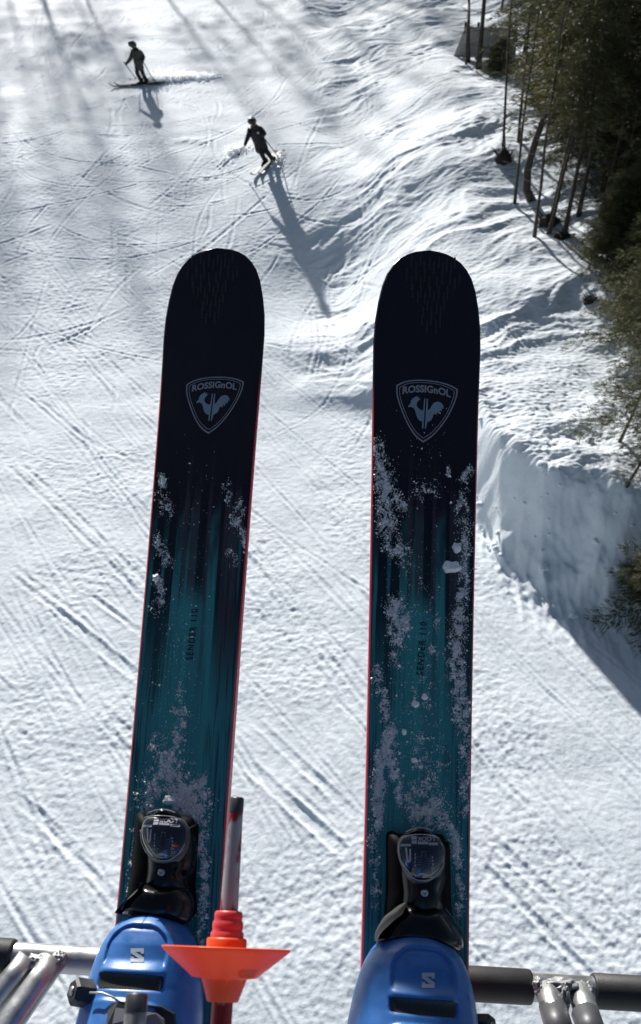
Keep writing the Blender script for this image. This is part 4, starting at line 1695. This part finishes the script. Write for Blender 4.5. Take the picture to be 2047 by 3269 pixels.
# ------------------------------------------------------------------ chairlift footrest
M_STEEL = simple_mat('galvanised_steel', (0.42, 0.43, 0.43), 0.38, metal=0.75, var=0.22, vscale=30, bump=0.25, bscale=90, rvar=0.12)
M_WELD = simple_mat('painted_weld', (0.27, 0.28, 0.28), 0.48, metal=0.3, var=0.35, vscale=80, bump=0.4, bscale=160)
foot_l = empty('chairlift_footrest', 'bare steel chairlift footrest with two welded struts, left of the boots', 'footrest', Matrix.Translation(at_depth(200, 3063, 1.045)), 'chairlift footrests')
foot_r = empty('chairlift_footrest', 'steel chairlift footrest with black rubber sleeves, right of the boots', 'footrest', Matrix.Translation(at_depth(1795, 3157, 1.045)), 'chairlift footrests')


def bar_pt(px, dz=0.0):
    # axis of the bar: a straight line seen from (0,3051) to (2047,3172)
    py = 3051 + (3172 - 3051) * px / 2047.0
    return at_depth(px, py, 1.045 + dz)


A, B = bar_pt(-500), bar_pt(2550)


def on_bar(px):
    py_t = bar_pt(px)
    return py_t


tube('crossbar', [bar_pt(x) for x in (-500, 100, 400, 560)], 0.0148, M_STEEL, foot_l, 28)
tube('crossbar', [bar_pt(x) for x in (1230, 1600, 2550)], 0.0148, M_STEEL, foot_r, 28)
for x0, x1 in ((-480, 46), (1250, 1697), (1893, 2530)):
    a0, a1 = bar_pt(x0), bar_pt(x1)
    d = (a1 - a0).normalized()
    tube('rubber_sleeve', [a0, a0 + d * 0.002, a1 - d * 0.0035, a1 - d * 0.001, a1], [0.0172, 0.0184, 0.0184, 0.0175, 0.0155], M_RUBBER, foot_l if x0 < 800 else foot_r, 32)


def strut(name, p_from, pa, za, pb, zb, r, mat=M_STEEL):
    a = at_depth(*pa, za)
    b_ = at_depth(*pb, zb)
    return tube(name, [a, a + (b_ - a) * 0.35, b_, b_ + (b_ - a) * 1.2], r, mat, foot_l if pa[0] < 800 else foot_r, 24)


strut('strut', None, (92, 3062), 1.035, (-60, 3250), 0.995, 0.0135)
strut('strut', None, (172, 3066), 1.030, (10, 3300), 0.975, 0.0140)
strut('strut', None, (1748, 3158), 1.030, (1790, 3300), 0.975, 0.0136)
strut('strut', None, (1850, 3164), 1.030, (1895, 3300), 0.975, 0.0136)
for (pa, za, pb, zb) in (((1764, 3212), 1.010, (1800, 3335), 0.962), ((1868, 3234), 1.000, (1905, 3335), 0.962)):
    a, b_ = at_depth(*pa, za), at_depth(*pb, zb)
    tube('strut_sleeve', [a, b_], 0.0147, simple_mat('grey_sleeve', (0.06, 0.062, 0.068), 0.45, var=0.25, bump=0.1), foot_r, 24)


def weld(px, py, z, sx, sy, sz, seed):
    c = at_depth(px, py, z)
    bm = bmesh.new()
    bmesh.ops.create_icosphere(bm, subdivisions=4, radius=1)
    foot = foot_l if px < 800 else foot_r
    inv = foot.matrix_world.inverted()
    for v in bm.verts:
        n = mnoise.noise(v.co * 2.2 + Vector((seed, 0, 0))) * 0.45 + mnoise.noise(v.co * 6 + Vector((seed, 3, 0))) * 0.22
        q = v.co * (1 + n)
        v.co = inv @ (c + CAM_ROT @ Vector((q.x * sx, q.y * sy, q.z * sz)))
    bm_obj('weld_bead', bm, M_WELD, foot, smooth=True)


weld(130, 3072, 1.030, 0.016, 0.008, 0.010, 1)
weld(190, 3062, 1.030, 0.0075, 0.0075, 0.010, 2)
weld(1795, 3146, 1.026, 0.020, 0.007, 0.010, 3)
weld(1718, 3146, 1.030, 0.006, 0.008, 0.010, 4)
weld(1868, 3158, 1.026, 0.008, 0.007, 0.010, 5)
weld(1805, 3190, 1.012, 0.005, 0.014, 0.006, 6)

# ------------------------------------------------------------------ ski poles held by the photographer
M_ORANGE = simple_mat('orange_basket_plastic', (0.90, 0.125, 0.03), 0.38, spec=0.45, var=0.08, vscale=30)
_nt = M_ORANGE.node_tree
_p = _nt.nodes['Principled BSDF']
_tr = _nt.nodes.new('ShaderNodeBsdfTranslucent')
_tr.inputs['Color'].default_value = (0.95, 0.16, 0.04, 1)
_mx = _nt.nodes.new('ShaderNodeMixShader')
_mx.inputs[0].default_value = 0.3
_nt.links.new(_p.outputs[0], _mx.inputs[1])
_nt.links.new(_tr.outputs[0], _mx.inputs[2])
_nt.links.new(_mx.outputs[0], _nt.nodes['Material Output'].inputs['Surface'])
M_RED = simple_mat('red_basket_collar', (0.62, 0.050, 0.055), 0.42, var=0.1)


def worn_pole_mat(name, paint, bare, thr):
    m, nt, b = mat_new(name)
    tc = nt.nodes.new('ShaderNodeTexCoord')
    mp = nt.nodes.new('ShaderNodeMapping')
    mp.inputs['Scale'].default_value = (1, 1, 0.45)
    nt.links.new(tc.outputs['Object'], mp.inputs[0])
    nz = nt.nodes.new('ShaderNodeTexNoise')
    nz.inputs['Scale'].default_value = 55
    nz.inputs['Detail'].default_value = 6
    nt.links.new(mp.outputs[0], nz.inputs['Vector'])
    rp = nt.nodes.new('ShaderNodeValToRGB')
    rp.color_ramp.elements[0].position = thr - 0.03
    rp.color_ramp.elements[1].position = thr + 0.03
    rp.color_ramp.elements[0].color = (*bare, 1)
    rp.color_ramp.elements[1].color = (*paint, 1)
    nt.links.new(nz.outputs['Fac'], rp.inputs[0])
    nt.links.new(rp.outputs[0], b.inputs['Base Color'])
    b.inputs['Roughness'].default_value = 0.4
    b.inputs['Metallic'].default_value = 0.25
    return m


M_POLE = worn_pole_mat('worn_red_paint', (0.30, 0.020, 0.022), (0.40, 0.40, 0.42), 0.47)
M_POLE_G = worn_pole_mat('scuffed_grey_metal', (0.22, 0.21, 0.20), (0.36, 0.36, 0.37), 0.5)
M_TIP = simple_mat('dark_steel_tip', (0.09, 0.09, 0.10), 0.4, metal=0.8)


def build_pole(label, p_tip, p_bask, material, basket=True, r_mid=0.0078, r_tip=0.0056, group='ski poles of the photographer', k=1.0):
    """p_tip, p_bask world points; local z runs from the basket to the tip"""
    ax = (p_tip - p_bask)
    L = ax.length
    e = empty('ski_pole', label, 'ski pole', Matrix.Translation(p_bask) @ ax.to_track_quat('Z', 'Y').to_matrix().to_4x4(), group)

    def lathe(name, prof, mat, seg=40, parent=e, jitter=0.0):
        V, F = [], []
        for r_, z in prof:
            for i in range(seg):
                t = 2 * math.pi * i / seg
                rr = r_ * (1 + jitter * math.sin(9 * t) * 0.5)
                V.append((rr * math.cos(t), rr * math.sin(t), z))
        for i in range(len(prof) - 1):
            for q in range(seg):
                F.append((i * seg + q, i * seg + (q + 1) % seg, (i + 1) * seg + (q + 1) % seg, (i + 1) * seg + q))
        return mesh_obj(name, V, F, mat, parent)
    lathe('shaft', [(0.0, -0.95), (r_mid, -0.95), (r_mid * 1.05, -0.3), (r_mid, -0.02), (r_mid * 0.98, 0.01), (r_tip, L - 0.010), (r_tip, L - 0.0095)], material, 28)
    lathe('tip', [(r_tip * 1.03, L - 0.012), (r_tip * 1.05, L - 0.001), (r_tip * 0.9, L), (r_tip * 0.55, L), (r_tip * 0.3, L - 0.003), (0, L - 0.003)], M_TIP, 24)
    lathe('grip', [(0.0, -1.08), (0.017, -1.075), (0.019, -1.06), (0.014, -1.04), (0.0155, -1.0), (0.0135, -0.96), (0.013, -0.945), (0.0, -0.945)], M_RUBBER, 20)
    if basket:
        lathe('basket', [(r_mid * 1.02, -0.0150), (0.0112, -0.0154), (0.0117, -0.0148), (0.0166, -0.0012), (0.0172, 0.0), (0.0238, 0.0006), (0.0254, 0.0018), (0.0462, 0.0176), (0.0484, 0.0198), (0.0487, 0.0206), (0.0480, 0.0212), (0.0440, 0.0206), (0.0300, 0.0185), (0.0180, 0.0185), (0.0152, 0.0190)], M_ORANGE, 56)
        lathe('collar', [(0.0150, 0.017), (0.0152, 0.0262), (0.0145, 0.0275), (0.0118, 0.0278)], M_ORANGE, 40)
        lathe('collar_rings', [(0.0124, 0.0270), (0.0126, 0.0310), (0.0112, 0.0325), (0.0118, 0.0345), (0.0116, 0.0385), (0.0104, 0.0400), (0.0109, 0.0415), (0.0106, 0.0450), (0.0098, 0.0462), (r_mid * 0.98, 0.0464)], M_RED, 40)
        # raised rib on the dish
        li = e.matrix_world.to_3x3().inverted()
        toc = li @ ((CAM_POS - p_bask).normalized() + CAM_ROT @ Vector((0.75, 0, 0)))
        ph = math.atan2(toc.y, toc.x)
        V, F = [], []
        for i in range(9):
            t = ph - 0.22 + 0.44 * i / 8
            for rr, zz in ((0.0270, 0.0022), (0.0290, 0.0015), (0.0325, 0.0072)):
                V.append((rr * math.cos(t), rr * math.sin(t), zz))
        for i in range(8):
            for j in range(2):
                F.append((i * 3 + j, (i + 1) * 3 + j, (i + 1) * 3 + j + 1, i * 3 + j + 1))
        mesh_obj('basket_rib', V, F, M_ORANGE, e)
    return e


zb = 0.70
pb = at_depth(716, 3124, zb)
pt_ = at_depth(757, 2546, zb + 0.055)
pole = build_pole('ski pole with orange basket and worn red shaft in front of the left boot', pt_, pb, M_POLE)
pole.rotation_mode = 'XYZ'
pb2 = at_depth(418, 3420, 0.62)
pt2 = at_depth(438, 3172, 0.645)
build_pole('scuffed grey ski pole tip poking up in front of the left boot buckle', pt2, pb2, M_POLE_G, basket=False, r_mid=0.0078, r_tip=0.0074)

# ------------------------------------------------------------------ the two skiers on the slope
M_SKIN = simple_mat('face_skin', (0.11, 0.065, 0.05), 0.6)
M_GREENJ = simple_mat('grey_green_jacket', (0.050, 0.060, 0.050), 0.75, var=0.15, vscale=6)
M_BLACKJ = simple_mat('black_ski_clothes', (0.008, 0.008, 0.009), 0.75, var=0.2, vscale=6)
M_PANTS = simple_mat('black_trousers', (0.009, 0.009, 0.012), 0.75, var=0.2, vscale=6)
M_HELM_G = simple_mat('grey_green_helmet', (0.045, 0.055, 0.045), 0.5)
M_HELM_B = simple_mat('black_helmet', (0.01, 0.01, 0.01), 0.4)
M_GOGG = simple_mat('dark_goggles', (0.012, 0.012, 0.016), 0.15)
M_SKIDK = simple_mat('dark_ski', (0.025, 0.03, 0.028), 0.8, spec=0.1)
M_SKIWH = simple_mat('pale_ski', (0.22, 0.22, 0.21), 0.6, spec=0.2)
M_POLEDK = simple_mat('dark_pole', (0.05, 0.05, 0.055), 0.4)
M_EMB = simple_mat('pale_emblem', (0.35, 0.35, 0.36), 0.6)


def skin_body(name, joints, bones, mats, mat_of, parent):
    """one continuous figure grown over a skeleton; joints: name -> (world co, radius)"""
    names = list(joints)
    idx = {n: i for i, n in enumerate(names)}
    me = bpy.data.meshes.new(name)
    me.from_pydata([tuple(joints[n][0]) for n in names], [(idx[a], idx[b]) for a, b in bones], [])
    o = bpy.data.objects.new(name, me)
    COL.objects.link(o)
    o.modifiers.new('skin', 'SKIN')
    ss = o.modifiers.new('sub', 'SUBSURF')
    ss.levels = ss.render_levels = 2
    for n in names:
        rr = joints[n][1]
        sv = me.skin_vertices[0].data[idx[n]]
        sv.radius = rr if isinstance(rr, tuple) else (rr, rr)
        sv.use_root = (n == 'pelvis')
    dg = bpy.context.evaluated_depsgraph_get()
    out = bpy.data.meshes.new_from_object(o.evaluated_get(dg))
    bpy.data.objects.remove(o)
    out.name = name
    out.materials.clear()
    for m in mats:
        out.materials.append(m)
    segs = [(Vector(joints[a][0]), Vector(joints[b][0]), mat_of(a, b)) for a, b in bones]
    for p in out.polygons:
        c = p.center
        best, mi = 1e9, 0
        for a, b, m in segs:
            ab = b - a
            t = max(0, min(1, (c - a).dot(ab) / ab.length_squared))
            d = (c - a - ab * t).length
            if d < best:
                best, mi = d, m
        p.material_index = mi
        p.use_smooth = True
    inv = parent.matrix_world.inverted()
    out.transform(inv)
    ob = bpy.data.objects.new(name, out)
    link(ob, parent)
    return ob


def build_person(label, J, foot_y, mats, helm, face_dir, ground, glint=False, emblem=None, wide=1.0):
    def P(k):
        px, py, dy = J[k]
        return at_y(px, py, foot_y + dy)
    base = (P('ankle_l') + P('ankle_r')) / 2
    base.z = ground
    e = empty('person', label, 'person', Matrix.Translation(base))
    head = P('head')
    j = {
        'pelvis': (P('pelvis'), 0.155 * wide), 'waist': (P('pelvis').lerp(P('chest'), 0.45), 0.165 * wide), 'chest': (P('chest'), 0.20 * wide), 'collar': (P('neck').lerp(P('chest'), 0.25), 0.12), 'neck': (P('neck'), 0.075), 'head': (head, 0.085),
    }
    bones = [('pelvis', 'waist'), ('waist', 'chest'), ('chest', 'collar'), ('collar', 'neck'), ('neck', 'head')]
    for s in 'lr':
        hip, kn, an = P('hip_' + s), P('knee_' + s), P('ankle_' + s)
        j['hip_' + s] = (hip, 0.105)
        j['knee_' + s] = (kn, 0.078)
        j['calf_' + s] = (kn.lerp(an, 0.4), 0.075)
        j['ankle_' + s] = (an, 0.072)
        sh, el, ha = P('shoulder_' + s), P('elbow_' + s), P('hand_' + s)
        j['shoulder_' + s] = (sh, 0.088)
        j['elbow_' + s] = (el, 0.078)
        j['wrist_' + s] = (el.lerp(ha, 0.85), 0.050)
        j['hand_' + s] = (ha, 0.058)
        bones += [('pelvis', 'hip_' + s), ('hip_' + s, 'knee_' + s), ('knee_' + s, 'calf_' + s), ('calf_' + s, 'ankle_' + s), ('chest', 'shoulder_' + s), ('shoulder_' + s, 'elbow_' + s), ('elbow_' + s, 'wrist_' + s), ('wrist_' + s, 'hand_' + s)]

    def mat_of(a, b):
        if b == 'head':
            return 2
        if b.startswith(('hand',)):
            return 1
        if b.startswith(('hip', 'knee', 'calf', 'ankle')):
            return 1
        return 0
    skin_body('body', j, bones, mats + [M_SKIN], mat_of, e)
    inv = e.matrix_world.inverted()
    f = Vector(face_dir).normalized()
    up = (head - P('neck')).normalized()
    side = f.cross(up).normalized()

    def ell(name, c, rx, ry, rz, mat, cut=None, warp=None):
        bm = bmesh.new()
        bmesh.ops.create_uvsphere(bm, u_segments=24, v_segments=16, radius=1)
        for v in bm.verts:
            q = v.co.copy()
            if cut is not None and q.z < cut and q.y > 0.1:
                q.z = cut + (q.z - cut) * 0.15
            v.co = inv @ (c + side * q.x * rx + f * q.y * ry + up * q.z * rz)
        return bm_obj(name, bm, mat, e, smooth=True)
    hc = head + up * 0.05
    nk = P('neck')
    ell('hood', nk - f * 0.03, 0.125, 0.125, 0.095, M_BLACKJ)
    wa, pv = j['waist'][0], P('pelvis')
    dn = (pv - wa).normalized()
    V, F = tube_data([wa.lerp(P('chest'), 0.3), wa, pv, pv + dn * 0.10, pv + dn * 0.16], [0.185, 0.195, 0.205, 0.215, 0.205], 18)
    ctr = pv
    V = [inv @ (v + (ctr - v).project(f) * 0.25) for v in V]
    mesh_obj('jacket_hem', V, F, mats[0], e)
    ell('helmet', hc + up * 0.02, 0.132, 0.152, 0.138, helm, cut=-0.25)
    ell('goggles', hc + f * 0.095 - up * 0.005, 0.085, 0.045, 0.042, M_GOGG)
    ell('nose', hc + f * 0.105 - up * 0.055, 0.016, 0.022, 0.022, M_SKIN)
    if glint:
        ell('helmet_glint', hc + up * 0.155 - side * 0.05 + f * 0.02, 0.038, 0.038, 0.045, M_WHITEP)  # white knob shaped in place of the sun glint on the helmet
    if emblem:
        c = at_y(emblem[0], emblem[1], foot_y + emblem[2])
        ell('chest_emblem', c, 0.045, 0.03, 0.045, M_EMB)
    # boots
    for s in 'lr':
        an = P('ankle_' + s)
        d = (Vector(J['ski_dir']) if 'ski_dir' in J else f)
        d.z = 0
        d.normalize()
        z0 = max(an.z - 0.16, ground)
        V, F = tube_data([an + Vector((0, 0, 0.12)), an, Vector((an.x, an.y, ground + 0.09)) + d * 0.02, Vector((an.x, an.y, ground + 0.07)) + d * 0.19], [0.080, 0.078, 0.072, 0.050], 12)
        mesh_obj('boot', [inv @ v for v in V], F, M_PANTS, e)
    return e, P


def person_ski(label, c, d, L, w, mat, g, tilt=0.0):
    d = Vector(d)
    d.normalize()
    s = d.cross(Vector((0, 0, 1))).normalized()
    up = (Vector((0, 0, 1)) + s * tilt).normalized()
    s = d.cross(up).normalized()
    e = empty('ski', label, 'ski', Matrix.Translation(c), g)
    V, F = [], []
    n = 22
    for i in range(n + 1):
        t = -0.5 + i / n
        z = 0.02 + 0.13 * max(0, (t - 0.38) / 0.12) ** 2 + 0.03 * max(0, (-t - 0.45) / 0.05) ** 2
        hw = w / 2 * (1 + 0.5 * (2 * t) ** 2 * 0.5) * (math.sqrt(max(0.02, 1 - max(0, (t - 0.44) / 0.06) ** 2)))
        for a, zz in ((-hw, z), (hw, z), (hw, z + 0.02), (-hw, z + 0.02)):
            V.append(d * (t * L) + s * a + up * zz)
    for i in range(n):
        for k in range(4):
            F.append((i * 4 + k, i * 4 + (k + 1) % 4, (i + 1) * 4 + (k + 1) % 4, (i + 1) * 4 + k))
    F += [(3, 2, 1, 0), tuple(n * 4 + k for k in range(4))]
    mesh_obj('blade', V, F, mat, e, smooth=False)
    bm = bmesh.new()
    bmesh.ops.create_cube(bm, size=1)
    for v in bm.verts:
        v.co = d * (v.co.x * 0.34 - 0.02) + s * v.co.y * w * 0.7 + up * (0.055 + v.co.z * 0.04)
    bm_obj('binding', bm, M_BLACKJ, e)
    return e


def person_pole(label, hand, tip, g):
    e = empty('ski_pole', label, 'ski pole', Matrix.Translation(hand), g)
    ax = tip - hand
    u = ax.normalized()
    V, F = tube_data([-u * 0.08, Vector(), ax * 0.97, ax], [0.018, 0.017, 0.014, 0.006], 8)
    mesh_obj('shaft', V, F, M_POLEDK, e)
    V, F = tube_data([-u * 0.12, -u * 0.10, u * 0.03, u * 0.04], [0.016, 0.02, 0.017, 0.012], 10)
    mesh_obj('grip', V, F, M_BLACKJ, e)
    V, F = tube_data([ax * 0.945, ax * 0.955], [0.045, 0.03], 14)
    mesh_obj('basket', V, F, M_BLACKJ, e)
    return e


# skier in the green jacket, sliding to the left
g1 = hit(461, 272)
fy1 = g1.y
J1 = {'head': (425.5, 148, -0.02), 'neck': (431, 160, 0), 'chest': (437.5, 173, 0), 'pelvis': (443.5, 206, 0.02),
      'shoulder_l': (424.5, 166, -0.12), 'elbow_l': (416.5, 188, -0.25), 'hand_l': (401.5, 206, -0.30), 'shoulder_r': (450, 167, 0.10), 'elbow_r': (459, 184, 0.05), 'hand_r': (456, 194, -0.15),
      'hip_l': (438.5, 210, -0.08), 'knee_l': (437.5, 232, -0.12), 'ankle_l': (452.5, 261, -0.05), 'hip_r': (449.5, 210, 0.08), 'knee_r': (455, 232, 0.02), 'ankle_r': (469.5, 262.5, 0.06)}
d1 = hit(389, 279) - hit(545, 267)
d1 = Vector((d1.x, d1.y, d1.z)).normalized()
J1['ski_dir'] = tuple(d1)
per1, P1f = build_person('skier in grey green jacket and black trousers gliding left, higher up the slope', J1, fy1, [M_GREENJ, M_PANTS], M_HELM_G, (-0.9, 0.25, -0.05), g1.z)
for k, s in enumerate('lr'):
    an = P1f('ankle_' + s)
    c = Vector((an.x - 0.05, an.y, g1.z + 0.015)) + d1 * 0.22
    person_ski(('near' if s == 'l' else 'far') + ' ski of the skier in the green jacket', c, d1, 1.9, 0.095, M_SKIDK, 'skis of the skier in the green jacket')
person_pole('pole held out in front by the skier in the green jacket', P1f('hand_l'), at_y(435, 252, fy1 - 0.1), 'poles of the skier in the green jacket')
person_pole('pole trailing behind the skier in the green jacket', P1f('hand_r'), at_y(492, 258, fy1 + 0.1), 'poles of the skier in the green jacket')

# skier in black, carving towards the camera
g2 = hit(862, 524)
fy2 = g2.y
J2 = {'head': (807, 393, -0.25), 'neck': (811.5, 406, -0.2), 'chest': (819, 422, -0.12), 'pelvis': (833, 466, 0.05),
      'shoulder_l': (799, 416, -0.15), 'elbow_l': (792, 438, -0.2), 'hand_l': (781, 465, -0.35), 'shoulder_r': (834, 411, -0.05), 'elbow_r': (845, 428, -0.1), 'hand_r': (839, 434, -0.4),
      'hip_l': (828, 470, 0.0), 'knee_l': (837.5, 494, -0.12), 'ankle_l': (848.5, 517, 0), 'hip_r': (841, 470, 0.05), 'knee_r': (858.5, 492, -0.1), 'ankle_r': (873, 513, 0.05)}
d2 = hit(830, 545) - hit(862, 512)
d2 = Vector((d2.x, d2.y, d2.z)).normalized()
J2['ski_dir'] = tuple(d2)
per2, P2f = build_person('skier dressed all in black carving towards the camera, nearer than the other', J2, fy2, [M_BLACKJ, M_PANTS], M_HELM_B, (-0.25, -0.95, -0.1), g2.z, glint=True, emblem=(824.5, 424, -0.33))
for k, s in enumerate('lr'):
    an = P2f('ankle_' + s)
    c = Vector((an.x, an.y, g2.z + 0.02)) + d2 * 0.1
    person_ski(('left' if s == 'l' else 'right') + ' hand ski under the skier in black', c, d2, 1.7, 0.09, M_SKIWH, 'skis of the skier in black', tilt=0.25)
person_pole('pole in the lowered hand of the skier in black', P2f('hand_l'), at_y(762, 494, fy2 + 0.1), 'poles of the skier in black')
person_pole('pole swung out to the right by the skier in black', P2f('hand_r'), at_y(892, 505, fy2 + 0.3), 'poles of the skier in black')

# ------------------------------------------------------------------ thrown and fallen snow
M_FLAKE, _nt, _b = mat_new('flying_snow')
_b.inputs['Base Color'].default_value = (0.86, 0.88, 0.90, 1)
_b.inputs['Roughness'].default_value = 0.6
_tr = _nt.nodes.new('ShaderNodeBsdfTranslucent')
_tr.inputs['Color'].default_value = (0.9, 0.92, 0.94, 1)
_mx = _nt.nodes.new('ShaderNodeMixShader')
_mx.inputs[0].default_value = 0.88
_nt.links.new(_b.outputs[0], _mx.inputs[1])
_nt.links.new(_tr.outputs[0], _mx.inputs[2])
_nt.links.new(_mx.outputs[0], _nt.nodes['Material Output'].inputs['Surface'])


def spray(label, path, n, width, height, seed):
    r = random.Random(seed)
    P = [hit(*q) for q in path]
    V, F = [], []
    for k in range(n):
        t = r.random() ** 1.3 * (len(P) - 1)
        i = min(int(t), len(P) - 2)
        c = P[i].lerp(P[i + 1], t - i)
        fall = 1 - 0.7 * t / (len(P) - 1)
        c = c + Vector((r.gauss(0, width * 0.5), r.gauss(0, width), abs(r.gauss(0, height)) * fall))
        s = r.uniform(0.008, 0.03) * (0.5 + fall * 0.7)
        o = len(V)
        for q in range(3):
            V.append(c + Vector((r.gauss(0, s), r.gauss(0, s), r.gauss(0, s))))
        F.append((o, o + 1, o + 2))
    o = mesh_obj('snow_spray', V, F, M_FLAKE, None, smooth=False)
    tag(o, label, 'snow', kind='stuff')


spray('white snow spray thrown up behind the skier in the green jacket', [(474, 262), (540, 252), (620, 246), (700, 243)], 5200, 0.16, 0.15, 4)
spray('white snow spray low on the left of the skier in black', [(735, 484), (775, 474), (806, 468)], 2600, 0.16, 0.06, 5)
spray('white snow spray under the trailing pole of the skier in black', [(876, 524), (890, 508), (903, 490)], 2200, 0.14, 0.07, 6)

r_ = random.Random(77)
V, F = [], []
bmc = bmesh.new()
bmesh.ops.create_icosphere(bmc, subdivisions=2, radius=1)
base_v = [v.co.copy() for v in bmc.verts]
base_f = [tuple(v.index for v in f.verts) for f in bmc.faces]
bmc.free()
for k in range(190):
    ux = r_.uniform(1.6, 4.6)
    yc = float(np.interp(ux, CREST_X, CREST_Y))
    uy = yc - min(1.35, abs(r_.gauss(0.8, 0.5))) if r_.random() < 0.65 else yc + r_.uniform(0, 1.5)
    s = r_.uniform(0.012, 0.03) if r_.random() < 0.8 else r_.uniform(0.03, 0.085)
    X, Y = ux * S, uy * S
    c = Vector((X, Y, ground_z(X, Y) + s * 0.35))
    off = Vector((k * 3.1, 0, 0))
    o = len(V)
    for v in base_v:
        q = v * (1 + 0.45 * mnoise.noise(v * 1.3 + off) + 0.2 * mnoise.noise(v * 3 + off))
        V.append(c + Vector((q.x * s * 1.2, q.y * s * 1.1, q.z * s * 0.8)))
    F += [tuple(i + o for i in f) for f in base_f]
o = mesh_obj('snow_chunks', V, F, M_SNOW, None)
tag(o, 'loose chunks of snow fallen along the foot of the shaded bank', 'snow', kind='stuff')
